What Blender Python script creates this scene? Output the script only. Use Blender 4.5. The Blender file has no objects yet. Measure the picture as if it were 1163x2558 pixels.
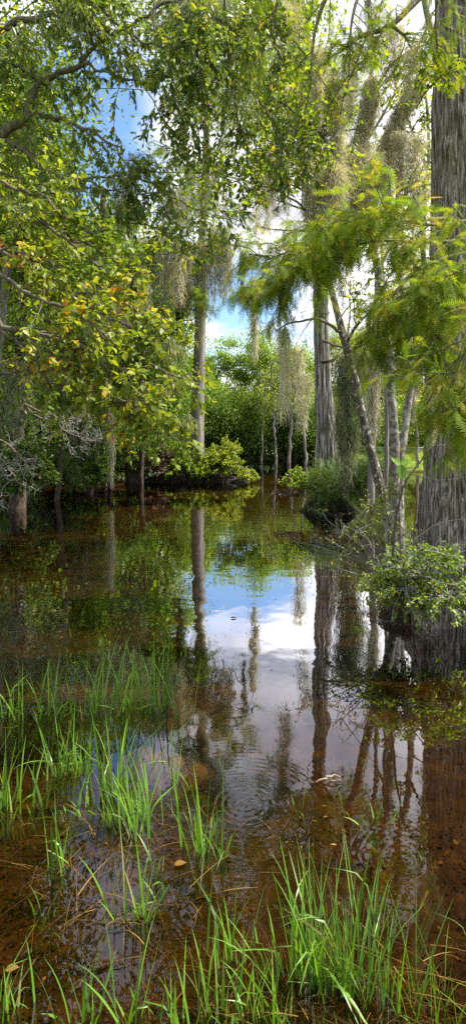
import bpy, math
import numpy as np
from math import radians, sin, cos, pi

scene = bpy.context.scene
COL = scene.collection
# ------------------------------------------------------------------ camera
F = 1400.0; HOR = 1100.0; CAMH = 1.6
cam_d = bpy.data.cameras.new("camera"); cam = bpy.data.objects.new("camera", cam_d); COL.objects.link(cam)
cam_d.sensor_fit = 'HORIZONTAL'; cam_d.sensor_width = 36.0; cam_d.lens = 36.0 * F / 1163.0
cam_d.shift_y = -(1279.0 - HOR) / 1163.0
cam_d.clip_start = 0.05; cam_d.clip_end = 3000
cam.location = (0, 0, CAMH); cam.rotation_euler = (radians(90), 0, 0)
scene.camera = cam
scene.render.resolution_x = 465; scene.render.resolution_y = 1024

# ------------------------------------------------------------------ light
SUN = np.array([0.55, 0.02, 0.95]); SUN /= np.linalg.norm(SUN)
SUN_EL = math.asin(SUN[2]); SUN_ROT = math.atan2(SUN[0], SUN[1])
sl = bpy.data.lights.new("sun", 'SUN'); sl.energy = 5.0; sl.angle = radians(0.5); sl.color = (1.0, 0.95, 0.86)
so = bpy.data.objects.new("sun", sl); COL.objects.link(so)
from mathutils import Vector
so.rotation_euler = Vector(SUN).to_track_quat('Z', 'Y').to_euler(); so.location = (0, 0, 30)

world = bpy.data.worlds.new("World"); scene.world = world; world.use_nodes = True
nt = world.node_tree; N = nt.nodes; Lk = nt.links; N.clear()
def wn(t, **kw):
    n = N.new(t)
    for k, v in kw.items(): setattr(n, k, v)
    return n
out = wn('ShaderNodeOutputWorld'); bg = wn('ShaderNodeBackground'); bg.inputs['Strength'].default_value = 0.15
sky = wn('ShaderNodeTexSky', sky_type='NISHITA'); sky.sun_disc = False
sky.sun_elevation = SUN_EL; sky.sun_rotation = SUN_ROT; sky.air_density = 1.3; sky.ozone_density = 2.5; sky.dust_density = 0.4
tc = wn('ShaderNodeTexCoord'); sep = wn('ShaderNodeSeparateXYZ'); Lk.new(tc.outputs['Generated'], sep.inputs[0])
def math_n(op, a, b=None, c=None, clamp=False):
    n = wn('ShaderNodeMath', operation=op); n.use_clamp = clamp
    for i, v in enumerate((a, b, c)):
        if v is None: continue
        if isinstance(v, (int, float)): n.inputs[i].default_value = v
        else: Lk.new(v, n.inputs[i])
    return n.outputs[0]
zc = math_n('MAXIMUM', sep.outputs[2], 0.0)
den = math_n('ADD', zc, 0.30)
u = math_n('DIVIDE', sep.outputs[0], den); v = math_n('DIVIDE', sep.outputs[1], den)
cmb = wn('ShaderNodeCombineXYZ'); Lk.new(u, cmb.inputs[0]); Lk.new(v, cmb.inputs[1]); cmb.inputs[2].default_value = 3.7
nz = wn('ShaderNodeTexNoise'); nz.inputs['Scale'].default_value = 1.5; nz.inputs['Detail'].default_value = 9; nz.inputs['Roughness'].default_value = 0.58
nz.inputs['Distortion'].default_value = 0.35
Lk.new(cmb.outputs[0], nz.inputs['Vector'])
cover = nz.outputs[0]
# openings in the cloud cover (real directions in the sky) and the heavy bank to the right
def lobe(px, py, amount, tight):
    global cover
    d = Vector(((px - 581.5) / F, 1.0, (HOR - py) / F)).normalized()
    dn = wn('ShaderNodeVectorMath', operation='DOT_PRODUCT'); Lk.new(tc.outputs['Generated'], dn.inputs[0]); dn.inputs[1].default_value = d
    w = math_n('POWER', math_n('MAXIMUM', dn.outputs['Value'], 0.0), tight)
    cover = math_n('MULTIPLY_ADD', w, amount, cover)
lobe(320, 240, -0.34, 90); lobe(630, 770, -0.31, 150); lobe(770, 130, -0.20, 250); lobe(40, 480, -0.2, 150)
lobe(600, 560, -0.10, 300); lobe(1050, 300, 0.35, 16); lobe(600, 380, 0.22, 80)
ramp = wn('ShaderNodeValToRGB'); Lk.new(cover, ramp.inputs[0])
ramp.color_ramp.elements[0].position = 0.40; ramp.color_ramp.elements[1].position = 0.60
nz2 = wn('ShaderNodeTexNoise'); nz2.inputs['Scale'].default_value = 3.2; nz2.inputs['Detail'].default_value = 6
Lk.new(cmb.outputs[0], nz2.inputs['Vector'])
cr = wn('ShaderNodeValToRGB'); Lk.new(nz2.outputs[0], cr.inputs[0])
CL = 1.0
cr.color_ramp.elements[0].position = 0.3; cr.color_ramp.elements[0].color = (0.24, 0.25, 0.31, 1)
cr.color_ramp.elements[1].position = 0.7; cr.color_ramp.elements[1].color = (1.0, 0.95, 0.95, 1)
clm = wn('ShaderNodeVectorMath', operation='SCALE'); Lk.new(cr.outputs[0], clm.inputs[0]); clm.inputs['Scale'].default_value = 7.5
skm = wn('ShaderNodeVectorMath', operation='MULTIPLY'); Lk.new(sky.outputs[0], skm.inputs[0]); skm.inputs[1].default_value = (0.52, 0.60, 0.70)
mx = wn('ShaderNodeMix', data_type='RGBA'); Lk.new(ramp.outputs[0], mx.inputs[0]); Lk.new(skm.outputs[0], mx.inputs[6]); Lk.new(clm.outputs[0], mx.inputs[7])
Lk.new(mx.outputs[2], bg.inputs[0]); Lk.new(bg.outputs[0], out.inputs[0])

vs = scene.view_settings; vs.view_transform = 'Standard'; vs.look = 'None'; vs.gamma = 1.0; vs.exposure = 1.35
cy = scene.cycles
cy.max_bounces = 7; cy.diffuse_bounces = 3; cy.glossy_bounces = 3; cy.transmission_bounces = 4; cy.transparent_max_bounces = 8
cy.caustics_reflective = False; cy.caustics_refractive = False; cy.sample_clamp_indirect = 4.0
cy.use_denoising = False

# ------------------------------------------------------------------ helpers
R0 = np.random.default_rng
def P(px, py, Y):
    return np.array([(px - 581.5) / F * Y, Y, CAMH - (py - HOR) / F * Y])
def nrm(v):
    v = np.asarray(v, float); return v / np.maximum(np.linalg.norm(v, axis=-1, keepdims=True), 1e-9)

class MB:
    """collects vertices, tris and quads with a per-face tint"""
    def __init__(s): s.v = []; s.f3 = []; s.f4 = []; s.t3 = []; s.t4 = []; s.n = 0
    def add(s, v, f, t=0.5):
        f = np.asarray(f); v = np.asarray(v, float).reshape(-1, 3)
        tt = np.broadcast_to(np.asarray(t, float), (len(f),))
        if f.shape[1] == 3: s.f3.append(f + s.n); s.t3.append(tt)
        else: s.f4.append(f + s.n); s.t4.append(tt)
        s.v.append(v); s.n += len(v)
    def mesh(s, name, mat, smooth=True):
        me = bpy.data.meshes.new(name)
        V = np.concatenate(s.v).astype(np.float32) if s.v else np.zeros((0, 3), np.float32)
        f3 = np.concatenate(s.f3) if s.f3 else np.zeros((0, 3), int)
        f4 = np.concatenate(s.f4) if s.f4 else np.zeros((0, 4), int)
        t = np.concatenate(s.t3 + s.t4).astype(np.float32) if (s.t3 or s.t4) else np.zeros(0, np.float32)
        me.vertices.add(len(V)); me.vertices.foreach_set('co', V.ravel())
        L = np.concatenate([f3.ravel(), f4.ravel()]).astype(np.int32)
        me.loops.add(len(L)); me.loops.foreach_set('vertex_index', L)
        st = np.concatenate([np.arange(len(f3)) * 3, len(f3) * 3 + np.arange(len(f4)) * 4]).astype(np.int32)
        me.polygons.add(len(st)); me.polygons.foreach_set('loop_start', st)
        me.update(calc_edges=True)
        a = me.attributes.new('tint', 'FLOAT', 'FACE'); a.data.foreach_set('value', t)
        me.polygons.foreach_set('use_smooth', np.full(len(st), smooth))
        me.materials.append(mat); return me

def link(name, me, parent=None):
    o = bpy.data.objects.new(name, me); COL.objects.link(o)
    if parent is not None:
        o.parent = parent; o.location = (0, 0, 0) if parent.parent else -np.array(parent.location)
    return o
def part(name, mb, mat, parent, smooth=True):
    return link(name, mb.mesh(name, mat, smooth), parent)
def tagit(o, label, cat, group=None, kind=None):
    if label: o['label'] = label
    if cat: o['category'] = cat
    if group: o['group'] = group
    if kind: o['kind'] = kind
    return o
def thing(name, label, cat, loc, group=None):
    o = bpy.data.objects.new(name, None); o.empty_display_size = 0.2; COL.objects.link(o)
    o.location = tuple(float(a) for a in loc)
    return tagit(o, label, cat, group)
def single(name, mb, mat, label, cat, group=None, kind=None, loc=None, smooth=True):
    """a thing that is one mesh, with its origin at its base"""
    me = mb.mesh(name, mat, smooth); o = bpy.data.objects.new(name, me); COL.objects.link(o)
    if loc is not None:
        co = np.zeros(len(me.vertices) * 3, np.float32); me.vertices.foreach_get('co', co)
        co = co.reshape(-1, 3) - np.asarray(loc, np.float32); me.vertices.foreach_set('co', co.ravel()); o.location = tuple(float(a) for a in loc)
    return tagit(o, label, cat, group, kind)

def smooth_path(pts, n):
    """Catmull-Rom through pts (k,3 or k,d)"""
    p = np.asarray(pts, float); k = len(p)
    p = np.vstack([2 * p[0] - p[1], p, 2 * p[-1] - p[-2]])
    t = np.linspace(0, k - 1 - 1e-6, n); i = t.astype(int); f = (t - i)[:, None]
    a, b, c, d = p[i], p[i + 1], p[i + 2], p[i + 3]
    return 0.5 * ((2 * b) + (c - a) * f + (2 * a - 5 * b + 4 * c - d) * f**2 + (-a + 3 * b - 3 * c + d) * f**3)

def sweep(mb, path, rad, sides=6, disp=None, tint=0.5):
    path = np.asarray(path, float); n = len(path)
    rad = np.broadcast_to(np.asarray(rad, float), (n,))
    T = nrm(np.gradient(path, axis=0))
    ref = np.array([0, 1.0, 0]) if abs(T[0][1]) < 0.8 else np.array([1.0, 0, 0])
    U = nrm(ref - (T @ ref)[:, None] * T)
    W = np.cross(T, U)
    th = np.linspace(0, 2 * pi, sides, endpoint=False)
    r = rad[:, None] * np.ones(sides)
    if disp is not None: r = r * disp(th, np.linspace(0, 1, n), path)
    v = path[:, None, :] + r[..., None] * (np.cos(th)[None, :, None] * U[:, None, :] + np.sin(th)[None, :, None] * W[:, None, :])
    i = np.arange(n - 1)[:, None] * sides; j = np.arange(sides)[None, :]; j2 = (j + 1) % sides
    f = np.stack([i + j, i + j2, i + sides + j2, i + sides + j], -1).reshape(-1, 4)
    mb.add(v, f, tint)

def sweep_many(mb, PL, r0, r1, sides=4, tint=0.5):
    """many short polylines of equal point count: PL (N,K,3)"""
    PL = np.asarray(PL, float)
    if len(PL) == 0: return
    Nn, K, _ = PL.shape
    T = nrm(np.gradient(PL, axis=1))
    ref = np.where(np.abs(T[:, :1, 1:2]) < 0.8, np.array([0, 1.0, 0]), np.array([1.0, 0, 0]))
    U = nrm(ref - (T * ref).sum(-1, keepdims=True) * T); W = np.cross(T, U)
    th = np.linspace(0, 2 * pi, sides, endpoint=False)
    r = (np.asarray(r0).reshape(-1, 1) * (1 - np.linspace(0, 1, K)) + np.asarray(r1).reshape(-1, 1) * np.linspace(0, 1, K))
    r = np.broadcast_to(r, (Nn, K))
    v = PL[:, :, None, :] + r[:, :, None, None] * (np.cos(th)[:, None] * U[:, :, None, :] + np.sin(th)[:, None] * W[:, :, None, :])
    i = np.arange(K - 1)[:, None] * sides; j = np.arange(sides)[None, :]; j2 = (j + 1) % sides
    f = np.stack([i + j, i + j2, i + sides + j2, i + sides + j], -1).reshape(-1, 4)
    f = (np.arange(Nn)[:, None, None] * (K * sides) + f[None]).reshape(-1, 4)
    mb.add(v, f, tint)

def inst(mb, tv, tf, pos, yd, zd, sc, tint):
    tv = np.asarray(tv, float); tf = np.asarray(tf)
    y = nrm(yd); z = np.asarray(zd, float); z = nrm(z - (z * y).sum(-1, keepdims=True) * y); x = np.cross(y, z)
    sc = np.asarray(sc, float)
    if sc.ndim == 1: sc = np.stack([sc, sc, sc], -1)
    v = pos[:, None, :] + (tv[None, :, 0:1] * sc[:, None, 0:1]) * x[:, None] + (tv[None, :, 1:2] * sc[:, None, 1:2]) * y[:, None] + (tv[None, :, 2:3] * sc[:, None, 2:3]) * z[:, None]
    n = len(tv); Nn = len(pos)
    f = (np.arange(Nn)[:, None, None] * n + tf[None]).reshape(-1, tf.shape[1])
    mb.add(v, f, np.repeat(np.broadcast_to(tint, (Nn,)), len(tf)))

# leaf shapes: length along +Y, face +Z
OV_V = [(0, 0, 0), (.27, .22, .05), (.34, .48, .06), (.17, .8, .0), (0, 1.05, -.12), (-.17, .8, .0), (-.34, .48, .06), (-.27, .22, .05), (0, .25, -.02), (0, .6, -.04)]
OV_F = [(0, 1, 8), (1, 2, 9), (1, 9, 8), (2, 3, 9), (3, 4, 9), (4, 5, 9), (5, 6, 9), (6, 7, 9), (7, 8, 9), (7, 0, 8)]
LA_V = [(0, 0, 0), (.13, .3, .03), (.12, .65, .0), (0, 1, -.13), (-.12, .65, .0), (-.13, .3, .03), (0, .45, -.03)]
LA_F = [(0, 1, 6), (1, 2, 6), (2, 3, 6), (3, 4, 6), (4, 5, 6), (5, 0, 6)]
DI_V = [(0, 0, 0), (.27, .45, .05), (0, 1, -.08), (-.27, .45, .05)]
DI_F = [(0, 1, 2, 3)]
def frond_template(pairs=13, rng=R0(5)):
    V = []; Fc = []
    def tri(a, b, c):
        k = len(V); V.extend([a, b, c]); Fc.append((k, k + 1, k + 2))
    for k in range(pairs):
        t = (k + 0.5) / pairs; L = 0.26 * (sin(pi * (0.12 + 0.80 * t)) ** 0.7); y0 = t * .93; dz = -.13 * t * t
        for s in (-1, 1):
            a = 0.35 + .12 * rng.standard_normal(); w = .019
            tri((0, y0 - w, dz), (0, y0 + w, dz), (s * L * cos(a), y0 + L * sin(a) + .02, dz - .05 * L + .02 * rng.standard_normal()))
    tri((-.008, 0, 0), (.008, 0, 0), (0, 1, -.14))
    return V, Fc
FR_V, FR_F = frond_template()
FR2_V, FR2_F = frond_template(7, R0(6))

# --- materials
def newmat(name):
    m = bpy.data.materials.new(name); m.use_nodes = True; m.node_tree.nodes.clear(); return m, m.node_tree.nodes, m.node_tree.links
def ramp_node(n, stops):
    r = n.new('ShaderNodeValToRGB'); e = r.color_ramp.elements
    while len(e) < len(stops): e.new(0.5)
    for k, (p, c) in enumerate(stops): e[k].position = p; e[k].color = (*c, 1)
    return r
def leaf_mat(name, stops, transl=0.4, rough=0.5, boost=1.3, spec=0.4):
    m, n, l = newmat(name)
    at = n.new('ShaderNodeAttribute'); at.attribute_name = 'tint'
    r = ramp_node(n, stops); l.new(at.outputs['Fac'], r.inputs[0])
    b = n.new('ShaderNodeBsdfPrincipled'); b.inputs['Roughness'].default_value = rough; b.inputs['Specular IOR Level'].default_value = spec
    l.new(r.outputs[0], b.inputs['Base Color'])
    t = n.new('ShaderNodeBsdfTranslucent'); g = n.new('ShaderNodeMix'); g.data_type = 'RGBA'; g.blend_type = 'MULTIPLY'; g.inputs[0].default_value = 1
    l.new(r.outputs[0], g.inputs[6]); g.inputs[7].default_value = (boost * 1.25, boost * 1.15, boost * .45, 1); l.new(g.outputs[2], t.inputs[0])
    mx = n.new('ShaderNodeMixShader'); mx.inputs[0].default_value = transl; l.new(b.outputs[0], mx.inputs[1]); l.new(t.outputs[0], mx.inputs[2])
    o = n.new('ShaderNodeOutputMaterial'); l.new(mx.outputs[0], o.inputs[0]); return m
def bark_mat(name, stops, scale=30.0, stretch=0.10, bump=0.5, patch=None, patch_scale=9, patch_th=0.55, rough=0.9, moss=None):
    m, n, l = newmat(name)
    tc = n.new('ShaderNodeTexCoord'); mp = n.new('ShaderNodeMapping'); mp.inputs['Scale'].default_value = (1, 1, stretch)
    l.new(tc.outputs['Object'], mp.inputs[0])
    nz = n.new('ShaderNodeTexNoise'); nz.inputs['Scale'].default_value = scale; nz.inputs['Detail'].default_value = 6; nz.inputs['Roughness'].default_value = .65
    l.new(mp.outputs[0], nz.inputs['Vector'])
    r = ramp_node(n, stops); l.new(nz.outputs[0], r.inputs[0]); col = r.outputs[0]
    def over(c, color, sc, th, soft=.05):
        p = n.new('ShaderNodeTexNoise'); p.inputs['Scale'].default_value = sc; p.inputs['Detail'].default_value = 5; l.new(tc.outputs['Object'], p.inputs['Vector'])
        q = ramp_node(n, [(th, (0, 0, 0)), (th + soft, (1, 1, 1))]); l.new(p.outputs[0], q.inputs[0])
        x = n.new('ShaderNodeMix'); x.data_type = 'RGBA'; l.new(q.outputs[0], x.inputs[0]); l.new(c, x.inputs[6]); x.inputs[7].default_value = (*color, 1)
        return x.outputs[2]
    if patch: col = over(col, patch, patch_scale, patch_th)
    if moss: col = over(col, moss, 3.0, 0.58, .12)
    b = n.new('ShaderNodeBsdfPrincipled'); b.inputs['Roughness'].default_value = rough; b.inputs['Specular IOR Level'].default_value = .2
    l.new(col, b.inputs['Base Color'])
    bp = n.new('ShaderNodeBump'); bp.inputs['Strength'].default_value = bump; bp.inputs['Distance'].default_value = .02; l.new(nz.outputs[0], bp.inputs['Height']); l.new(bp.outputs[0], b.inputs['Normal'])
    o = n.new('ShaderNodeOutputMaterial'); l.new(b.outputs[0], o.inputs[0]); return m
def plain(name, c, rough=.6, metal=0.0):
    m, n, l = newmat(name)
    tc = n.new('ShaderNodeTexCoord'); nz = n.new('ShaderNodeTexNoise'); nz.inputs['Scale'].default_value = 12; nz.inputs['Detail'].default_value = 5; l.new(tc.outputs['Object'], nz.inputs['Vector'])
    r = ramp_node(n, [(.3, tuple(a * .7 for a in c)), (.7, tuple(min(1, a * 1.2) for a in c))]); l.new(nz.outputs[0], r.inputs[0])
    b = n.new('ShaderNodeBsdfPrincipled'); b.inputs['Roughness'].default_value = rough; b.inputs['Metallic'].default_value = metal
    l.new(r.outputs[0], b.inputs['Base Color'])
    o = n.new('ShaderNodeOutputMaterial'); l.new(b.outputs[0], o.inputs[0]); return m

M = {}
M['tupelo'] = leaf_mat('tupelo_leaf', [(0, (.05, .095, .012)), (.35, (.12, .18, .016)), (.72, (.23, .28, .022)), (.90, (.36, .31, .03)), (.97, (.42, .23, .03)), (1, (.26, .08, .02))], .44, .45, 1.2, .3)
M['ash'] = leaf_mat('ash_leaf', [(0, (.045, .095, .022)), (.5, (.10, .16, .025)), (.85, (.20, .25, .03)), (.98, (.30, .30, .04)), (1, (.34, .17, .03))], .5, .4)
M['samara'] = leaf_mat('samara', [(0, (.20, .25, .07)), (1, (.36, .36, .13))], .35, .55, 1.1)
M['maple'] = leaf_mat('small_leaf', [(0, (.07, .13, .014)), (.5, (.15, .24, .018)), (.9, (.27, .33, .025)), (.985, (.38, .36, .03)), (1, (.42, .23, .03))], .5, .45)
M['cyp'] = leaf_mat('cypress_leaf', [(0, (.07, .14, .014)), (.5, (.15, .23, .016)), (.9, (.27, .31, .02)), (1, (.34, .25, .05))], .48, .7, 1.3, .15)
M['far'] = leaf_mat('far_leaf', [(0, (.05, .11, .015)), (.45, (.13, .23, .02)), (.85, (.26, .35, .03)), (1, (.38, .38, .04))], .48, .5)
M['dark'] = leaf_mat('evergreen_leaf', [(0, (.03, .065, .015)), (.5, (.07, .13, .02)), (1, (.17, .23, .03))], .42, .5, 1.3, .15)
M['yellow'] = leaf_mat('sunlit_leaf', [(0, (.11, .18, .016)), (.5, (.22, .29, .025)), (1, (.38, .38, .04))], .48, .5)
M['fern'] = leaf_mat('fern_leaf', [(0, (.04, .10, .014)), (.6, (.09, .18, .02)), (1, (.14, .20, .025))], .35, .5)
M['dry'] = leaf_mat('dry_leaf', [(0, (.09, .055, .035)), (.6, (.16, .10, .06)), (1, (.26, .17, .09))], .2, .8, .8)
M['grass'] = leaf_mat('grass_blade', [(0, (.055, .12, .018)), (.5, (.12, .26, .022)), (.88, (.19, .34, .03)), (.96, (.20, .26, .08)), (1, (.30, .22, .09))], .38, .4, 1.15, .5)
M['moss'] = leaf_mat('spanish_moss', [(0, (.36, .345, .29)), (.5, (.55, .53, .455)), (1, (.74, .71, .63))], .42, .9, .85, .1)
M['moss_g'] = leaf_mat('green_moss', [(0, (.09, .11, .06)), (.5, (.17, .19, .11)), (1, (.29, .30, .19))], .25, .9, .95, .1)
M['litter'] = leaf_mat('litter_leaf', [(0, (.02, .011, .004)), (.6, (.06, .032, .010)), (.92, (.14, .075, .018)), (1, (.30, .19, .045))], .1, .8, .8, .1)
M['bark_big'] = bark_mat('cypress_bark', [(.36, (.035, .024, .017)), (.47, (.14, .11, .085)), (.56, (.30, .265, .23)), (.66, (.52, .49, .45))], 60, .045, .9, patch=(.30, .31, .26), patch_scale=7, patch_th=.66)
M['bark_snag'] = bark_mat('weathered_bark', [(.38, (.03, .022, .018)), (.48, (.14, .12, .10)), (.60, (.42, .39, .36))], 26, .05, .8, moss=(.10, .10, .06))
M['bark_mid'] = bark_mat('grey_bark', [(.3, (.11, .095, .08)), (.5, (.20, .175, .15)), (.7, (.31, .28, .25))], 11, .10, .4)
M['bark_lichen'] = bark_mat('lichen_bark', [(.3, (.045, .038, .027)), (.7, (.125, .108, .08))], 20, .4, .6, patch=(.34, .33, .28), patch_scale=22, patch_th=.56)
M['bark_pale'] = bark_mat('pale_bark', [(.3, (.09, .075, .055)), (.7, (.21, .185, .15))], 18, .3, .5, patch=(.31, .30, .265), patch_scale=16, patch_th=.50)
M['bark_dark'] = bark_mat('brown_bark', [(.3, (.03, .022, .015)), (.7, (.11, .085, .06))], 24, .3, .5)
M['limb'] = bark_mat('limb_bark', [(.3, (.05, .04, .028)), (.7, (.17, .14, .10))], 26, .4, .5, moss=(.12, .14, .08))
M['twig'] = bark_mat('twig_bark', [(.3, (.06, .045, .035)), (.7, (.16, .125, .095))], 40, .4, .2)
M['greytwig'] = bark_mat('bare_twig_bark', [(.3, (.13, .125, .105)), (.7, (.32, .31, .27))], 40, .4, .2)
M['root'] = bark_mat('root_mass', [(.3, (.010, .008, .006)), (.7, (.045, .032, .022))], 26, .25, .8)
M['rock'] = bark_mat('wet_limestone', [(.3, (.08, .05, .015)), (.5, (.125, .085, .022)), (.72, (.21, .15, .045))], 9, 1.0, .8, patch=(.06, .04, .015), patch_scale=14, patch_th=.56, rough=.8)
M['metal'] = plain('galvanised_steel', (.45, .46, .47), .45, .6)
M['wood'] = bark_mat('driftwood', [(.3, (.16, .10, .06)), (.7, (.38, .29, .20))], 30, 1, .3)

# ------------------------------------------------------------------ ground and pond bed (one sheet)
def vnoise(x, y, seed, cell):
    r = R0(seed).random((256, 256))
    gx = x / cell; gy = y / cell; ix = np.floor(gx).astype(int); iy = np.floor(gy).astype(int)
    fx = gx - ix; fy = gy - iy; fx = fx * fx * (3 - 2 * fx); fy = fy * fy * (3 - 2 * fy)
    g = lambda a, b: r[a % 256, b % 256]
    return (g(ix, iy) * (1 - fx) + g(ix + 1, iy) * fx) * (1 - fy) + (g(ix, iy + 1) * (1 - fx) + g(ix + 1, iy + 1) * fx) * fy
def sstep(a, b, x):
    t = np.clip((x - a) / (b - a), 0, 1); return t * t * (3 - 2 * t)
def bed(x, y):
    x = np.asarray(x, float); y = np.asarray(y, float)
    d = -0.10 - 0.35 * sstep(1.2, 5.0, y) - 0.35 * sstep(5, 14, y)
    d = d + 0.10 * (vnoise(x, y, 1, .9) - .5) + .03 * (vnoise(x, y, 2, .22) - .5)
    d += .28 * sstep(1.2, 2.6, x) * sstep(8, 3.5, y)
    d += .22 * sstep(1.3, 0.2, y) + .6 * sstep(0.4, -3, y)
    shore_y = 42.5 - 15.5 * sstep(4.5, 9.0, x) + 2.0 * (vnoise(x, y * 0, 3, 3.0) - .5) - 16 * sstep(-6, -13, x)
    d = d + (1.25 + .0 * x) * sstep(-2.2, 3.2, y - shore_y)
    d = d + 1.1 * sstep(10, 15, np.abs(x)) * sstep(2, 12, y)
    return d
xs = np.concatenate([-np.geomspace(500, 6.2, 40), np.linspace(-6, 6, 170), np.geomspace(6.2, 500, 40)])
ys = np.concatenate([-np.geomspace(120, 1.2, 14), np.linspace(-1, 7, 130), np.linspace(7.1, 60, 190), np.geomspace(61, 1500, 20)])
X, Yg = np.meshgrid(xs, ys); Z = bed(X, Yg)
g = MB(); nx = len(xs); ny = len(ys)
ii = (np.arange(ny - 1)[:, None] * nx + np.arange(nx - 1)[None, :]).ravel()
g.add(np.stack([X, Yg, Z], -1), np.stack([ii, ii + 1, ii + nx + 1, ii + nx], -1))
m, n, l = newmat('ground_cover')
geo = n.new('ShaderNodeNewGeometry'); sp = n.new('ShaderNodeSeparateXYZ'); l.new(geo.outputs['Position'], sp.inputs[0])
tcg = n.new('ShaderNodeTexCoord')
na = n.new('ShaderNodeTexNoise'); na.inputs['Scale'].default_value = 7; na.inputs['Detail'].default_value = 10; na.inputs['Roughness'].default_value = .7; l.new(tcg.outputs['Object'], na.inputs['Vector'])
ra = ramp_node(n, [(.30, (.010, .007, .003)), (.5, (.034, .020, .006)), (.66, (.072, .043, .012)), (.8, (.13, .084, .023))]); l.new(na.outputs[0], ra.inputs[0])
nb = n.new('ShaderNodeTexNoise'); nb.inputs['Scale'].default_value = 3; nb.inputs['Detail'].default_value = 8; l.new(tcg.outputs['Object'], nb.inputs['Vector'])
rb = ramp_node(n, [(.3, (.05, .09, .015)), (.5, (.11, .17, .025)), (.7, (.24, .24, .06))]); l.new(nb.outputs[0], rb.inputs[0])
mr = n.new('ShaderNodeMapRange'); mr.inputs[1].default_value = 0.0; mr.inputs[2].default_value = .12; l.new(sp.outputs[2], mr.inputs[0])
mxx = n.new('ShaderNodeMix'); mxx.data_type = 'RGBA'; l.new(mr.outputs[0], mxx.inputs[0]); l.new(ra.outputs[0], mxx.inputs[6]); l.new(rb.outputs[0], mxx.inputs[7])
b = n.new('ShaderNodeBsdfPrincipled'); b.inputs['Roughness'].default_value = .95; b.inputs['Specular IOR Level'].default_value = .1; l.new(mxx.outputs[2], b.inputs['Base Color'])
bp = n.new('ShaderNodeBump'); bp.inputs['Strength'].default_value = .6; bp.inputs['Distance'].default_value = .05; l.new(na.outputs[0], bp.inputs['Height']); l.new(bp.outputs[0], b.inputs['Normal'])
o = n.new('ShaderNodeOutputMaterial'); l.new(b.outputs[0], o.inputs[0])
single('ground', g, m, None, None, kind='structure')

# ------------------------------------------------------------------ water
m, n, l = newmat('pond_water')
tcg = n.new('ShaderNodeTexCoord'); mp = n.new('ShaderNodeMapping'); mp.inputs['Scale'].default_value = (1, .8, 1); l.new(tcg.outputs['Object'], mp.inputs[0])
def mth(op, a, b=None, c=None):
    q = n.new('ShaderNodeMath'); q.operation = op
    for k, v in enumerate((a, b, c)):
        if v is None: continue
        if isinstance(v, (int, float)): q.inputs[k].default_value = v
        else: l.new(v, q.inputs[k])
    return q.outputs[0]
n1 = n.new('ShaderNodeTexNoise'); n1.inputs['Scale'].default_value = 5; n1.inputs['Detail'].default_value = 1.5; n1.inputs['Roughness'].default_value = .45; l.new(mp.outputs[0], n1.inputs['Vector'])
n2 = n.new('ShaderNodeTexNoise'); n2.inputs['Scale'].default_value = 26; n2.inputs['Detail'].default_value = 2; l.new(mp.outputs[0], n2.inputs['Vector'])
n3 = n.new('ShaderNodeTexNoise'); n3.inputs['Scale'].default_value = .7; n3.inputs['Detail'].default_value = 2; l.new(tcg.outputs['Object'], n3.inputs['Vector'])
breeze = n.new('ShaderNodeMapRange'); breeze.inputs[1].default_value = .40; breeze.inputs[2].default_value = .62; breeze.inputs[3].default_value = .25; breeze.inputs[4].default_value = 1.0; l.new(n3.outputs[0], breeze.inputs[0])
hgt = mth('MULTIPLY_ADD', n2.outputs[0], .025, n1.outputs[0]); hgt = mth('MULTIPLY', hgt, breeze.outputs[0])
sx = n.new('ShaderNodeSeparateXYZ'); l.new(tcg.outputs['Object'], sx.inputs[0])
hgt = mth('MULTIPLY', hgt, .0030)
for (px, py, k, rad, amp) in ((600, 1560, 95, .22, .0009), (610, 2010, 120, .20, .0010), (430, 2090, 110, .14, .0007), (1010, 2150, 100, .22, .0007), (955, 1440, 90, .3, .0006)):
    Y = CAMH * F / (py - HOR); p = P(px, py, Y)
    dx = mth('SUBTRACT', sx.outputs[0], float(p[0])); dy = mth('SUBTRACT', sx.outputs[1], float(p[1]))
    dd = mth('SQRT', mth('ADD', mth('MULTIPLY', dx, dx), mth('MULTIPLY', dy, dy)))
    wv = mth('MULTIPLY', mth('SINE', mth('MULTIPLY', dd, k * 1.6)), mth('EXPONENT', mth('MULTIPLY', dd, -1 / rad)))
    hgt = mth('MULTIPLY_ADD', wv, amp * .09, hgt)
bp = n.new('ShaderNodeBump'); bp.inputs['Strength'].default_value = 1.0; bp.inputs['Distance'].default_value = 1.0; l.new(hgt, bp.inputs['Height'])
fr = n.new('ShaderNodeFresnel'); fr.inputs['IOR'].default_value = 1.34; l.new(bp.outputs[0], fr.inputs['Normal'])
fac = mth('MULTIPLY_ADD', fr.outputs[0], 4.3, -.09); q = n.new('ShaderNodeClamp'); l.new(fac, q.inputs[0]); q.inputs['Max'].default_value = .60
tr = n.new('ShaderNodeBsdfTransparent'); tr.inputs[0].default_value = (.62, .48, .29, 1)
gl = n.new('ShaderNodeBsdfGlossy'); gl.inputs['Roughness'].default_value = .012; gl.inputs[0].default_value = (.93, .95, 1, 1); l.new(bp.outputs[0], gl.inputs['Normal'])
ms = n.new('ShaderNodeMixShader'); l.new(q.outputs[0], ms.inputs[0]); l.new(tr.outputs[0], ms.inputs[1]); l.new(gl.outputs[0], ms.inputs[2])
o = n.new('ShaderNodeOutputMaterial'); l.new(ms.outputs[0], o.inputs[0])
w = MB(); w.add([(-40, -3, 0), (40, -3, 0), (40, 60, 0), (-40, 60, 0)], [(0, 1, 2, 3)])
single('water', w, m, None, None, kind='structure')

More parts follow.
